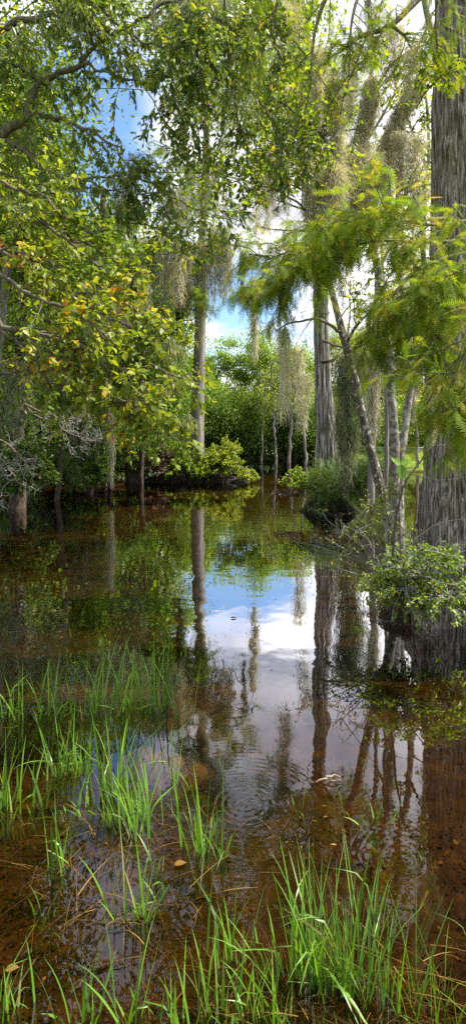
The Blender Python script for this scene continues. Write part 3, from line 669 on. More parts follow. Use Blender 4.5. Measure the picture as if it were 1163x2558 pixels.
# thin boughs that carry the streamers
t = thing('moss_bough', 'thin horizontal bough carrying moss streamers across the sky gap', 'branch', P(560, 612, 21.4))
mb = MB(); sweep(mb, smooth_path([P(505, 640, 21.9), P(560, 612, 21.5), P(615, 618, 21.4), P(650, 640, 21.3)], 18), np.linspace(.05, .015, 18), 6)
sweep(mb, smooth_path([P(613, 617, 21.4), P(628, 650, 21.35), P(630, 695, 21.3)], 10), np.linspace(.02, .012, 10), 5); part('bough', mb, M['bark_dark'], t)
mb = MB(); rg = R0(4); br = offshoots([smooth_path([P(505, 640, 21.9), P(560, 612, 21.5), P(615, 618, 21.4), P(650, 640, 21.3)], 18)], 22, .9, rg); leaves(mb, list(br), 10, .2, rg, FR2_V, FR2_F); part('foliage', mb, M['cyp'], t)

# islet
loc = P(480, 1200, 22.0); loc[2] = 0
mound(loc, 2.1, .9, .45, 3, 'islet', 'low muddy islet of roots under the straight grey cypress', 'islet', skirt=500, skirt_mat='bark_dark', w=.02)
IS = 'shrubs on the islet'
L0 = lambda px, Y: np.array([(px - 581.5) / F * Y, Y, .1])
shrub(L0(555, 21.4), .85, .6, 1.45, 34, 9, .075, 9000, 'yellow', 'shrub', 'bright lime green shrub on the sunny right end of the islet', 'shrub', 51, tint=(0, .9), group=IS)
shrub(L0(470, 21.2), .9, .6, 1.0, 30, 9, .07, 7000, 'far', 'shrub', 'mixed green shrub in front of the straight grey trunk', 'shrub', 52, tint=(.1, 1), group=IS)
shrub(L0(395, 21.3), .9, .6, 1.25, 40, 9, .065, 6000, 'dry', 'shrub', 'brown withered shrub on the left part of the islet', 'shrub', 53, group=IS, bark='bark_dark')
shrub(L0(345, 21.2), .5, .5, .9, 20, 8, .07, 3500, 'far', 'shrub', 'small green shrub at the left tip of the islet', 'shrub', 54, group=IS)
shrub(L0(425, 21.8), .6, .5, 1.6, 16, 8, .075, 3500, 'far', 'shrub', 'tall loose green shrub behind the withered one on the islet', 'shrub', 55, group=IS, tint=(0, .7))
shrub(L0(607, 21.2), .35, .4, .55, 14, 6, .07, 1500, 'yellow', 'shrub', 'low lit sprays at the right tip of the islet over the water', 'shrub', 56, group=IS, away=(.5, 0, -.2))

# ================================================================== weathered cypress on its root clump
Y2 = 12.8
b0 = P(822, 1270, Y2); b0[2] = -.25
t = thing('cypress_tree', 'weathered ribbed grey cypress trunk standing on a dark root clump', 'tree', b0)
path = smooth_path([b0, P(820, 1190, Y2), P(815, 1100, Y2), P(808, 980, Y2), P(803, 850, Y2), P(800, 720, Y2), P(797, 560, Y2), P(795, 380, Y2), P(792, 150, Y2)], 150)
rad = np.interp(np.linspace(0, 1, 150), [0, .08, .2, .35, .5, .8, 1], [.34, .29, .235, .19, .165, .12, .05])
fl = lambda th, z: 1 + .20 * np.exp(-z * .55) * np.cos(5 * th + .6) + .05 * np.cos(9 * th + z)
mb = MB(); sweep(mb, path, rad, 90, bark_disp(.16, 18, 1.3, 13, fl)); part('trunk', mb, M['bark_snag'], t)
mb = MB(); rg = R0(15)
br = offshoots([path[98:]], 38, 2.1, rg, fwd=.2, droop=.35, up=.1, t0=.1); sweep_many(mb, br, .03, .008, 5)
tw = offshoots(list(br), 7, .7, rg, droop=.4); sweep_many(mb, tw, .009, .003, 3)
stub = smooth_path([P(800, 905, Y2 - .1), P(830, 900, Y2 - .5), P(850, 885, Y2 - .8), P(865, 870, Y2 - 1)], 12); sweep(mb, stub, np.linspace(.04, .02, 12), 6)
part('branches', mb, M['bark_dark'], t)
mb = MB(); leaves(mb, list(tw), 24, .20, rg, FR2_V, FR2_F, tint=(0, .9), jit=.6, droop=.9); part('crown', mb, M['cyp'], t)
loc = P(822, 1275, 12.6); loc[2] = -.05
mound(loc, .60, .48, .48, 7, 'root_clump', 'black root clump with hanging roots under the weathered cypress', 'root clump', skirt=2200, skirt_mat='bark_dark', w=.009)
shrub(P(830, 1235, 12.35), .62, .50, .62, 60, 8, .17, 5200, 'fern', 'fern', 'dark green ferny mat spilling over the root clump', 'fern', 61, tv=FR2_V, tf=FR2_F, tint=(0, 1), twl=1.0, away=(.05, -.35, -.2))
shrub(P(940, 1235, 11.8), .5, .45, .75, 40, 8, .17, 3600, 'fern', 'fern', 'feathery green fern bush between the root clump and the leaning lichened trunk', 'fern', 62, tv=FR2_V, tf=FR2_F, tint=(0, .8), twl=.8)
shrub(P(775, 1225, 12.2), .5, .4, .45, 34, 7, .05, 2400, 'far', 'shrub', 'sparse small leaved shrub leaning left off the root clump', 'shrub', 63, group=None, tint=(.2, 1), away=(-.3, 0, 0))
shrub(P(735, 1240, 12.2), .42, .3, .22, 34, 5, .03, 250, 'dry', 'brushwood', 'tangle of bare dead twigs trailing in the water left of the root clump', 'twigs', 64, away=(-.25, 0, -.1))

# ================================================================== big right cypress
Y3 = 5.2
b0 = np.array([2.26, Y3, -.25])
t = thing('cypress_tree', 'huge fluted cypress trunk cut by the right edge of the photo', 'tree', b0)
path = np.array([b0, (2.26, Y3, .4), (2.25, Y3, 1.3), (2.245, Y3, 2.6), (2.25, Y3, 5), (2.28, Y3, 8), (2.28, Y3, 12)]); path = smooth_path(path, 520)
rad = np.interp(path[:, 2], [-.3, .0, .35, .8, 1.3, 2.2, 5, 12], [.72, .66, .57, .47, .42, .385, .355, .25])
fl = lambda th, z: 1 + (.20 * np.cos(6 * th + .4) + .07 * np.cos(11 * th + 1.3)) * np.exp(-np.maximum(z, 0) * .95)
mb = MB(); sweep(mb, path, rad, 300, bark_disp(.12, 44, 2.6, 23, fl)); part('trunk', mb, M['bark_big'], t)
fol = [
 ([(1120, 545, 4.75), (1060, 548, 4.5), (980, 560, 4.3), (850, 585, 4.1), (740, 620, 4.0), (660, 650, 4.0)], .018, .004),
 ([(1200, 590, 4.6), (1080, 605, 4.0), (950, 600, 3.7), (850, 625, 3.6), (760, 665, 3.5), (700, 720, 3.5)], .012, .004),
 ([(1230, 620, 4.5), (1120, 640, 3.8), (1020, 690, 3.5), (960, 770, 3.4), (930, 820, 3.4)], .012, .004),
 ([(1250, 680, 4.4), (1160, 740, 3.4), (1100, 790, 3.2), (1085, 860, 3.2)], .012, .004),
 ([(1290, 760, 4.3), (1200, 820, 3.1), (1150, 880, 3.0), (1115, 990, 2.9)], .012, .004),
 ([(1290, 560, 4.5), (1180, 640, 3.6), (1120, 690, 3.4), (1040, 740, 3.3)], .012, .004),
 ([(1290, 520, 4.4), (1100, 560, 3.7), (950, 540, 3.6), (880, 550, 3.6), (820, 580, 3.6)], .012, .004),
 ([(1300, 880, 4.3), (1200, 930, 3.0), (1160, 990, 2.9), (1150, 1060, 2.9)], .01, .004),
]
fol2 = [
 ([(1250, -200, 4.8), (1100, -60, 4.6), (1030, 10, 4.5), (975, 62, 4.4), (900, 90, 4.4), (868, 115, 4.3)], .035, .012),
 ([(978, 62, 4.4), (1010, 90, 4.35), (1028, 125, 4.3)], .014, .006),
 ([(1250, -300, 4.8), (1000, -180, 4.3), (850, -60, 4.2), (790, 60, 4.2), (775, 200, 4.2)], .03, .006),
 ([(1250, -320, 4.8), (950, -200, 4.5), (780, -120, 4.4), (700, -20, 4.4), (680, 90, 4.4)], .03, .006),
 ([(1200, -250, 4.7), (1120, -100, 4.2), (1090, 20, 4.1), (1090, 130, 4.1)], .02, .006),
 ([(1000, -170, 4.3), (920, -60, 4.3), (880, 40, 4.2), (870, 190, 4.2)], .02, .005),
]
rg = R0(71)
for (pts, r0, r1), (nn_) in [(x, 'low') for x in fol] + [(x, 'high') for x in fol2]:
    path = smooth_path([P(*q) for q in pts], 24); mb = MB(); sweep(mb, path, np.linspace(r0, r1, 24), 8)
    low = nn_ == 'low'
    tw = offshoots([path], (12 if pts[0][1] >= 620 else 29) if low else 10, .50, rg, fwd=1.0, droop=.42, up=.05, t0=.2, flat=.35); sweep_many(mb, tw, .005, .002, 4)
    tw2 = offshoots(list(tw), 4, .26, rg, fwd=1.0, droop=.4, K=5, flat=.5); sweep_many(mb, tw2, .0025, .001, 3)
    bo = part('branch', mb, M['limb'], t)
    ml = MB(); leaves(ml, list(tw2), 7 if low else 4, .115, rg, FR_V, FR_F, droop=.45, side=.5, jit=.25, bias=.8)
    leaves(ml, list(tw), 11 if low else 4, .12, rg, FR_V, FR_F, droop=.45, side=.6, jit=.25)
    part('foliage', ml, M['cyp'], bo)

# mound and bush at its foot
loc = np.array([1.66, 5.1, -.06])
mound(loc, .42, .30, .30, 9, 'root_clump', 'black undercut root clump at the foot of the huge right trunk', 'root clump', skirt=1400, skirt_mat='dry', w=.0045)
VB = 'vines around the right trunk foot'
shrub(P(965, 1430, 4.9), .62, .38, .55, 40, 6, .029, 950, 'yellow', 'shrub', 'leafy lime green shrub arching over the water left of the huge right trunk', 'shrub', 81, tint=(0, .8), group=VB, r=.005, away=(-.4, -.1, .08), wide=.7, bark='greytwig', wild=.9)
shrub(P(1060, 1440, 4.45), .42, .2, .26, 50, 7, .034, 430, 'maple', 'vine', 'tangled vine of larger green leaves clinging to the foot of the huge right trunk', 'vine', 82, group=VB, r=.005, bark='greytwig', tint=(0, .8))
shrub(P(1020, 1450, 4.6), .44, .2, .14, 120, 6, .03, 300, 'maple', 'brushwood', 'mass of dry hanging twigs and rootlets over the undercut bank', 'twigs', 83, bark='greytwig', r=.005, away=(0, -.1, -.35))
shrub(P(955, 1330, 5.6), .18, .18, .5, 12, 6, .035, 380, 'yellow', 'sapling', 'upright lime leaved sapling beside the lichened trunk foot', 'sapling', 84, r=.004, tint=(0, .8), wide=.8)
# bare arching canes
def canes(name, label, cat, mat, polys, r0, group=None, sides=5, leaf=None, seed=1):
    rg = R0(seed); t = thing(name, label, cat, P(*polys[0][0]), group); mb = MB(); ps = []
    for pl in polys:
        p = wob(smooth_path([P(*q) for q in pl], 20), rg, .012 * pl[0][2] / 4); sweep(mb, p, np.linspace(r0, r0 * .35, 20), sides); ps.append(p)
    part('stems', mb, M[mat], t)
    if leaf:
        ml = MB(); leaves(ml, ps, leaf[1], leaf[2], rg, LA_V if leaf[3] else OV_V, LA_F if leaf[3] else OV_F, tint=(0, .8), droop=.3, t0=leaf[4]); part('leaves', ml, M[leaf[0]], t)
    return t
canes('brier_cane', 'bare arching brier canes reaching left over the water from the shrub', 'cane', 'twig', [
  [(960, 1400, 5), (900, 1360, 4.9), (850, 1385, 4.8), (810, 1440, 4.7), (790, 1490, 4.7)],
  [(960, 1430, 5), (890, 1400, 4.9), (840, 1430, 4.8), (800, 1470, 4.8)],
  [(950, 1420, 5), (890, 1380, 4.8), (845, 1395, 4.6), (800, 1425, 4.6)],
  [(960, 1440, 5), (900, 1450, 4.8), (850, 1440, 4.7), (790, 1445, 4.7)],
  [(945, 1410, 5), (880, 1330, 5), (820, 1285, 5), (797, 1270, 5)]], .0035, leaf=('yellow', 7, .028, False, .35), seed=3)
shrub(P(1000, 1470, 4.45), .36, .15, .16, 50, 7, .028, 260, 'yellow', 'vine', 'lime vine trailing down the undercut bank to the water', 'vine', 85, group=VB, r=.004, bark='greytwig', tint=(0, .9), away=(0, -.12, -.3))
shrub(P(1110, 1490, 4.3), .34, .2, .2, 50, 6, .034, 420, 'maple', 'brushwood', 'bare grey brushwood heap against the trunk foot at the right edge', 'twigs', 86, group=VB, r=.005, bark='greytwig', away=(0, -.1, -.25))
shrub(P(868, 1225, 12.0), .45, .3, .35, 34, 7, .05, 2000, 'far', 'shrub', 'small leaved shrub at the right end of the root clump', 'shrub', 65, tint=(0, .8), away=(.1, -.1, -.1))
canes('dead_stick', 'grey dead stick leaning from the shrub up across the huge right trunk', 'stick', 'twig', [
  [(980, 1390, 4.4), (990, 1290, 4.3), (1010, 1210, 4.2), (1045, 1160, 4.2), (1080, 1118, 4.2), (1140, 1112, 4.2)]], .011, seed=4)
canes('bare_vine', 'thin bare vine looping horizontally across the huge right trunk', 'vine', 'twig', [
  [(1040, 1190, 4.3), (1100, 1198, 4.2), (1170, 1190, 4.2)]], .004, seed=5)
canes('bare_vine', 'thin bare vine climbing to the right just above the twiggy shrub', 'vine', 'twig', [[(1030, 1350, 4.3), (1090, 1310, 4.3), (1170, 1295, 4.3)]], .005, seed=6)
canes('bare_cane', 'bare curved cane rising over the lime shrub toward the right', 'cane', 'greytwig', [[(850, 1345, 4.8), (870, 1310, 4.8), (920, 1260, 4.7), (965, 1228, 4.6)]], .0045, seed=7)
for k_, (pl_, lab_) in enumerate([([(1000, 1420, 4.5), (1060, 1380, 4.3), (1120, 1390, 4.25), (1175, 1370, 4.2)], 'pale bare cane crossing low over the trunk foot, upper of the pair'), ([(990, 1450, 4.5), (1050, 1440, 4.3), (1130, 1460, 4.2), (1180, 1440, 4.2)], 'pale bare cane crossing low over the trunk foot, lower of the pair'),
   ([(1010, 1430, 4.5), (1020, 1500, 4.3), (1050, 1560, 4.2), (1085, 1590, 4.15)], 'pale bare cane drooping from the bank into the water'), ([(930, 1450, 4.7), (905, 1500, 4.6), (925, 1545, 4.5), (985, 1552, 4.45)], 'bare looping cane touching the water below the lime shrub')]):
    canes('bare_cane', lab_, 'cane', 'greytwig', [pl_], .0045, seed=60 + k_)
canes('leafy_sprig', 'upright sprig with four big glossy bright green leaves beside the grey stick', 'sprig', 'twig', [
  [(1000, 1390, 3.9), (997, 1290, 3.8), (1002, 1190, 3.7), (998, 1160, 3.7)]], .004, leaf=('maple', 1, .02, False, .9), seed=6)
rg = R0(66); ml = MB(); pp = np.array([P(1000, 1160, 3.68)] * 5); inst(ml, OV_V, OV_F, pp, [(-.6, 0, .45), (.7, 0, .3), (-.2, -.2, -.9), (.05, -.3, -1), (.45, .2, .1)], [(0, -1, .6)] * 5, [.075, .07, .08, .10, .06], .75)
single('leaf_whorl', ml, M['grass'], 'whorl of large glossy light green leaves on the sprig tip', 'leaves', loc=P(1000, 1160, 3.68))

# ================================================================== lichened leaning trees on the right
def slender(label, pts, r0, r1, bark, limbs, leafmat, seed, per=(6, 4, 5), leafsize=.05, tl=.7, tint=(0, 1), sides=14, ranges=.3, name='slender_tree'):
    rg = R0(seed); b0 = P(*pts[0]); t = thing(name, label, 'tree', b0)
    main = wob(smooth_path([P(*q) for q in pts], 70), rg, .03); mb = MB()
    sweep(mb, main, np.linspace(r0, r1, 70) * (1 + .12 * (vnoise(np.arange(70.), np.zeros(70), seed, 3) - .5)), sides, bark_disp(.12, 7, 6, seed)); part('trunk', mb, M[bark], t)
    src = [main[int(70 * ranges):]]
    for lp, a, b in limbs:
        p = wob(smooth_path([P(*q) for q in lp], 26), rg, .03); mb = MB(); sweep(mb, p, np.linspace(a, b, 26), 8); part('limb', mb, M[bark], t); src.append(p)
    mt = MB(); tw = offshoots(src, per[0], tl, rg, fwd=.7, droop=.25, up=.15, t0=.2); sweep_many(mt, tw, .008, .003, 4)
    tw2 = offshoots(list(tw), per[1], tl * .5, rg, droop=.3, K=5); sweep_many(mt, tw2, .003, .0012, 3); part('twigs', mt, M['twig'], t)
    ml = MB(); leaves(ml, list(tw2), per[2] + 2, leafsize * 1.1, rg, tint=tint, droop=.6, jit=.5, bias=.9, wide=.9); leaves(ml, list(tw), per[2] + 4, leafsize, rg, tint=tint, droop=.6, jit=.5, wide=.9)
    part('foliage', ml, M[leafmat], t)
    return t
slender('dark lichen spotted trunk leaning left, nearest of the slender right trees',
  [(992, 1400, 6), (968, 1290, 6), (942, 1195, 6.05), (912, 1070, 6.1), (888, 960, 6.15), (862, 860, 6.2), (838, 770, 6.3), (810, 660, 6.4), (795, 560, 6.5), (812, 480, 6.6), (842, 400, 6.6), (840, 290, 6.7), (828, 180, 6.8)],
  .056, .020, 'bark_lichen', [([(815, 490, 6.6), (770, 430, 6.4), (740, 360, 6.3), (720, 300, 6.3)], .02, .006), ([(842, 400, 6.6), (800, 330, 6.4), (740, 280, 6.2), (680, 240, 6.1)], .02, .006),
   ([(838, 300, 6.7), (870, 200, 6.7), (900, 120, 6.7), (940, 40, 6.7)], .02, .006), ([(862, 860, 6.2), (900, 800, 6), (940, 770, 5.9), (990, 760, 5.8)], .018, .006), ([(795, 560, 6.5), (730, 500, 6.3), (660, 470, 6.2), (610, 480, 6.1)], .015, .005),
   ([(835, 250, 6.7), (780, 150, 6.5), (720, 80, 6.4), (650, 20, 6.3)], .018, .006)], 'maple', 91, per=(11, 4, 3), leafsize=.055)
slender('pale lichened twin stem standing right of the leaning dark trunk',
  [(1003, 1400, 7), (992, 1260, 7), (985, 1120, 7), (978, 1000, 7), (970, 860, 7.1), (955, 720, 7.2), (930, 600, 7.3), (905, 500, 7.4), (892, 420, 7.4), (905, 330, 7.5), (925, 230, 7.5), (930, 140, 7.6), (920, 0, 7.6)],
  .062, .03, 'bark_pale', [([(905, 505, 7.4), (945, 420, 7.4), (985, 310, 7.4), (1030, 235, 7.4), (1045, 190, 7.4)], .05, .02), ([(925, 240, 7.5), (980, 160, 7.3), (1040, 120, 7.2), (1110, 90, 7.2)], .02, .006),
   ([(985, 310, 7.4), (1040, 330, 7.2), (1080, 300, 7.1)], .015, .005), ([(930, 600, 7.3), (1000, 500, 7.1), (1050, 440, 7.0), (1080, 360, 7)], .018, .006), ([(900, 450, 7.4), (860, 380, 7.3), (850, 320, 7.2)], .02, .006)], 'maple', 92, per=(9, 4, 3), leafsize=.05)
slender('second pale stem of the twin pair, bending away to the right',
  [(1000, 1400, 7.4), (998, 1260, 7.4), (1000, 1150, 7.4), (1012, 1040, 7.5), (1022, 900, 7.6), (1010, 760, 7.7), (985, 620, 7.8), (990, 500, 7.9), (1010, 350, 8)],
  .06, .025, 'bark_pale', [([(1015, 850, 7.6), (1050, 780, 7.4), (1080, 700, 7.3)], .02, .006)], 'maple', 93, per=(10, 4, 4), leafsize=.05)
slender('slim straight grey stem just left of the twin pale stems',
  [(962, 1330, 8.3), (965, 1150, 8.3), (968, 1000, 8.3), (962, 880, 8.3), (958, 760, 8.3), (950, 600, 8.4), (935, 450, 8.4)],
  .035, .015, 'bark_mid', [], 'maple', 94, per=(10, 4, 4), leafsize=.05)
slender('thin shaded trunk standing behind the twin pale stems',
  [(925, 1260, 11), (930, 1120, 11), (938, 1000, 11), (930, 880, 11), (940, 700, 11), (930, 500, 11), (900, 250, 11)],
  .07, .03, 'bark_mid', [([(935, 700, 11), (1000, 560, 10.8), (1080, 460, 10.6)], .03, .01), ([(930, 560, 11), (860, 440, 10.8), (800, 330, 10.7), (760, 220, 10.6)], .03, .01), ([(915, 350, 11), (990, 230, 10.8), (1060, 120, 10.7)], .03, .01)], 'maple', 95, per=(7, 4, 4), leafsize=.075, tl=1.1)
slender('slender leafy tree high in the middle against the white cloud',
  [(720, 1235, 15), (722, 1100, 15), (715, 900, 15.5), (700, 640, 16), (690, 430, 16), (680, 200, 16), (675, 0, 16)] if False else
  [(1090, 1230, 9.5), (1070, 1000, 9.5), (1062, 780, 9.5), (1055, 560, 9.5), (1070, 380, 9.5), (1060, 180, 9.5)],
  .07, .02, 'bark_mid', [([(1060, 600, 9.5), (1010, 470, 9.2), (960, 380, 9.1)], .03, .01), ([(1065, 420, 9.5), (1010, 280, 9.3), (980, 180, 9.2)], .03, .01)], 'maple', 96, per=(7, 4, 4), leafsize=.065, tl=1.0)

# moss draped over those limbs
MR = 'moss on the slender right trees'
def drape(label, pts, thick, hang, n, seed, w=.006, mat='moss', group=MR):
    rg = R0(seed); A = smooth_path([P(*q) for q in pts], 30); mb = MB(); sleeve(mb, A, thick, hang, n, rg, w, tint=(0, 1)); return single('spanish_moss', mb, M[mat], label, 'moss', group, loc=A[0])
drape('thick moss sleeve on the left arm of the pale forked limb', [(895, 520, 7.35), (888, 440, 7.35), (900, 350, 7.45), (922, 260, 7.45), (928, 200, 7.5)], .12, .20, 9000, 101, w=.009)
drape('thick moss sleeve on the right arm of the pale forked limb', [(910, 500, 7.35), (948, 410, 7.35), (985, 310, 7.35), (1025, 240, 7.35), (1045, 205, 7.35)], .12, .20, 9000, 102, w=.009)
drape('ragged moss beard around the crotch of the fork', [(890, 400, 7.2), (905, 430, 7.2), (930, 400, 7.2)], .16, .5, 5200, 103, w=.008)
drape('moss sleeve winding up the thin limb left of the fork', [(815, 500, 6.55), (838, 430, 6.55), (842, 340, 6.6), (832, 240, 6.65), (828, 200, 6.7)], .10, .22, 5200, 104, w=.006)
drape('moss hank on the crooked limb above the feathery branches', [(790, 580, 6.4), (800, 520, 6.5), (822, 465, 6.5), (838, 420, 6.5)], .11, .4, 4200, 105, w=.006)
moss('dark moss tuft dangling from the bare twig at the top right', 1025, 120, 250, 4.25, 18, 420, .004, MR, 'moss', wig=.5, seed=106)
moss('grey moss hank hanging in front of the right trunk gap, left of it', 1040, 330, 560, 6.9, 26, 900, .006, MR, wig=.45, seed=107)
moss('grey moss beard hanging left of the crooked limb', 765, 400, 560, 6.4, 18, 700, .006, MR, wig=.45, seed=108)
moss('wide pale moss beard high in the middle of the trees', 695, 370, 560, 7.2, 14, 1200, .006, MR, wig=.45, spanpx=60, seed=109)
moss('fuzzy moss hank low below the fork at its left', 905, 420, 560, 7.0, 26, 900, .006, MR, wig=.45, seed=110)
moss('fuzzy moss hank below the fork at its right', 960, 430, 570, 7.0, 18, 700, .006, MR, wig=.45, seed=111)
moss('pale curly moss beard with pointed tip left of the weathered trunk', 706, 820, 1075, 7.2, 15, 800, .006, MR, wig=.5, spanpx=22, seed=112)
for k_, (px_, a_, b_, Y_, hw_, n_, sp_, lab_) in enumerate([(800, 120, 330, 6.6, 14, 900, 30, 'moss hank high on the leaning tree under the top edge'), (730, 210, 400, 6.9, 12, 800, 40, 'moss beard hanging mid height among the small leaves'),
   (875, 130, 330, 7.3, 12, 900, 20, 'slim moss column above the fork between its arms'), (985, 60, 230, 7.4, 14, 900, 50, 'moss beards at the top right under the bare branch'), (1000, 330, 520, 7.3, 16, 1000, 30, 'moss hank on the outer side of the right arm'),
   (660, 430, 600, 8.0, 10, 800, 50, 'thin moss veil left of the wide pale beard'), (860, 560, 760, 7.6, 12, 800, 40, 'moss hank behind the feathery branches below the fork'), (1055, 420, 640, 7.4, 12, 800, 24, 'long moss beard hugging the left edge of the huge trunk'),
   (720, 0, 180, 6.8, 12, 700, 60, 'moss fringe dropping from the top edge right of centre'), (800, 480, 640, 6.9, 16, 900, 36, 'shaggy moss bundle above the weathered trunk')]):
    moss(lab_, px_, a_, b_, Y_, hw_, n_, .007, MR, wig=.5, spanpx=sp_, seed=600 + k_)
moss('faint thin moss streamer close left of the weathered trunk', 762, 930, 1100, 9.0, 10, 420, .007, MR, wig=.45, spanpx=30, seed=113)
moss('broad dark moss curtain between the weathered and the leaning trunks', 872, 880, 1240, 11.5, 30, 2600, .010, MR, 'moss_g', wig=.3, spanpx=40, seed=114)
moss('brownish moss column hanging behind the twin pale stems', 940, 860, 1110, 9.5, 14, 1300, .008, MR, wig=.35, seed=115)
moss('short moss curtain high between weathered trunk and fork', 760, 640, 730, 9.0, 8, 700, .006, MR, 'moss_g', spanpx=70, seed=116)
moss('moss hank hanging close against the huge right trunk', 1085, 960, 1120, 5.0 - .75, 20, 420, .004, MR, wig=.6, seed=117)
moss('moss hank at the left edge of the huge trunk below the feathery branch', 1062, 700, 900, 7.5, 16, 700, .006, MR, 'moss', wig=.45, seed=118)
moss('thin moss wisp trailing beside the stick near the water', 975, 1190, 1290, 5.6, 7, 160, .004, MR, 'moss_g', wig=.4, seed=119)
moss('long grey moss tail in the yellow light behind the twin stems', 1035, 880, 1060, 12, 12, 700, .01, MR, wig=.35, seed=120)
# carriers
def bough(label, pts, r0, r1, seed, leafmat=None, leafsize=.05, n=(8, 4, 4), group='mossy boughs', tv=OV_V, tf=OV_F, tl=.5):
    rg = R0(seed); A = wob(smooth_path([P(*q) for q in pts], 22), rg, .03); t = thing('bough', label, 'branch', A[0], group); mb = MB(); sweep(mb, A, np.linspace(r0, r1, 22), 7)
    tw = offshoots([A], n[0], tl, rg, t0=.1); sweep_many(mb, tw, r1 * .7, r1 * .25, 4); tw2 = offshoots(list(tw), n[1], tl * .5, rg, K=5); sweep_many(mb, tw2, r1 * .3, r1 * .12, 3); part('wood', mb, M['limb'], t)
    if leafmat:
        ml = MB(); leaves(ml, list(tw2), n[2], leafsize, rg, tv, tf, jit=.5); leaves(ml, list(tw), n[2], leafsize, rg, tv, tf, jit=.5); part('foliage', ml, M[leafmat], t)
bough('bough from the leaning trunk that holds the pale curly beard', [(850, 830, 6.2), (790, 800, 6.6), (730, 805, 7.1), (690, 825, 7.3)], .02, .008, 121, 'cyp', .1, (10, 3, 3), tv=FR_V, tf=FR_F)
bough('bough that carries the broad dark moss curtain', [(805, 850, 12.7), (840, 860, 12), (880, 865, 11.5), (940, 850, 11)], .03, .012, 122, 'cyp', .15, (10, 4, 5), tv=FR2_V, tf=FR2_F, tl=.8)
bough('high leafy bough carrying the wide pale beard', [(800, 420, 6.6), (750, 380, 7), (700, 362, 7.2), (650, 370, 7.2)], .02, .008, 123, 'maple', .055, (22, 5, 5), tl=.7)
bough('thin bough crossing to the weathered trunk with drooping sprays', [(850, 640, 6.5), (800, 620, 8.2), (745, 632, 9), (690, 660, 9.2)], .02, .007, 124, 'cyp', .13, (20, 5, 5), tv=FR2_V, tf=FR2_F, tl=.8)
# air plants
def rosette(label, px, py, Y, L, seed):
    rg = R0(seed); n_ = 46; mb = MB(); az = rg.uniform(0, 2 * pi, n_); el = rg.uniform(-.2, 1.3, n_); p0 = P(px, py, Y)
    s = np.linspace(0, 1, 8)[None, :, None]; d = np.stack([np.cos(az) * np.cos(el), np.sin(az) * np.cos(el), np.sin(el)], -1)[:, None]
    Pt = p0 + d * s * L * rg.uniform(.6, 1.1, (n_, 1, 1)) - UP * (s ** 2) * L * .45
    ribbon(mb, Pt, np.full(n_, L * .045), rg, rg.random(n_) * .6); return single('air_plant', mb, M['fern'], label, 'air plant', 'air plants on the trees', loc=p0)
rosette('spiky air plant rosette on the mossy trunk between the two leaning stems', 893, 1050, 10.9, .42, 5)
rosette('spiky air plant rosette above the feathery branches at the top right', 1000, 545, 5.6, .38, 6)

# ================================================================== trunk behind the left leaves
b0 = P(42, 1215, 13.2); b0[2] = -.4
t = thing('tree_trunk', 'rough dark trunk standing in the water at the far left', 'tree', b0)
path = wob(smooth_path([b0, P(46, 1150, 13.2), P(48, 1000, 13.2), P(54, 800, 13.2), P(62, 560, 13.3), P(70, 250, 13.4)], 80), rng, .06)
mb = MB(); sweep(mb, path, np.interp(np.linspace(0, 1, 80), [0, .1, .3, 1], [.24, .17, .14, .08]), 40, bark_disp(.12, 14, 2, 33)); part('trunk', mb, M['bark_dark'], t)
mb = MB(); br = offshoots([path[20:]], 16, 1.7, rng, fwd=.3, t0=0); sweep_many(mb, br, .03, .008, 5); part('branches', mb, M['bark_dark'], t)
b0 = P(222, 1160, 18); b0[2] = -.4
t = thing('tree_trunk', 'leaning brown trunk half hidden behind the left leaves', 'tree', b0)
path = wob(smooth_path([b0, P(228, 1000, 18), P(235, 800, 18), P(250, 560, 18), P(262, 470, 18)], 50), rng, .08)
mb = MB(); sweep(mb, path, np.linspace(.15, .08, 50), 24, bark_disp(.12, 12, 2, 34)); part('trunk', mb, M['bark_dark'], t)
MLf = 'moss on the left bank'
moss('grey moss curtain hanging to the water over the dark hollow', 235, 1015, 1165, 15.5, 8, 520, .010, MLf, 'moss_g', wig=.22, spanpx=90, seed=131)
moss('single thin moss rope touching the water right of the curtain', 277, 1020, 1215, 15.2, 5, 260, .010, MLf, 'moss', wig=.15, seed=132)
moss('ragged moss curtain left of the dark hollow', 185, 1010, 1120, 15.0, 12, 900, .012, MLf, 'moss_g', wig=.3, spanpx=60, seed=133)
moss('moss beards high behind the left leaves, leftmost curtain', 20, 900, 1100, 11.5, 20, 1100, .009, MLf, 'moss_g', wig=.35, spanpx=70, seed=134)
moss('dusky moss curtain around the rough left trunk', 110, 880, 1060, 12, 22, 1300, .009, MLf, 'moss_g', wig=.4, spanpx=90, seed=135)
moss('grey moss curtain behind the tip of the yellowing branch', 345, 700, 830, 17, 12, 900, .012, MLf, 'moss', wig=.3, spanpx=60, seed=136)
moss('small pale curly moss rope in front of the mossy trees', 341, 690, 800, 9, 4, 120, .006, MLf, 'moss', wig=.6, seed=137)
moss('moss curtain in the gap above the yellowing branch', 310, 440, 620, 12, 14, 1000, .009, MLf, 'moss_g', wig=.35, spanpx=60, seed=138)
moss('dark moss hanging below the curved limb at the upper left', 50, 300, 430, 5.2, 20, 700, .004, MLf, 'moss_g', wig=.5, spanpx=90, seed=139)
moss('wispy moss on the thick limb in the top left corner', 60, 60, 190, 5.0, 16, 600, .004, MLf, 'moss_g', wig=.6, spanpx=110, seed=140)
moss('wispy green moss among leaves right of the curved limb', 340, 380, 470, 5.2, 8, 300, .004, MLf, 'moss_g', wig=.6, spanpx=40, seed=141)
moss('grey green moss tuft among the leaves at the top middle', 500, 170, 260, 5.0, 14, 420, .004, MLf, 'moss_g', wig=.6, seed=142)
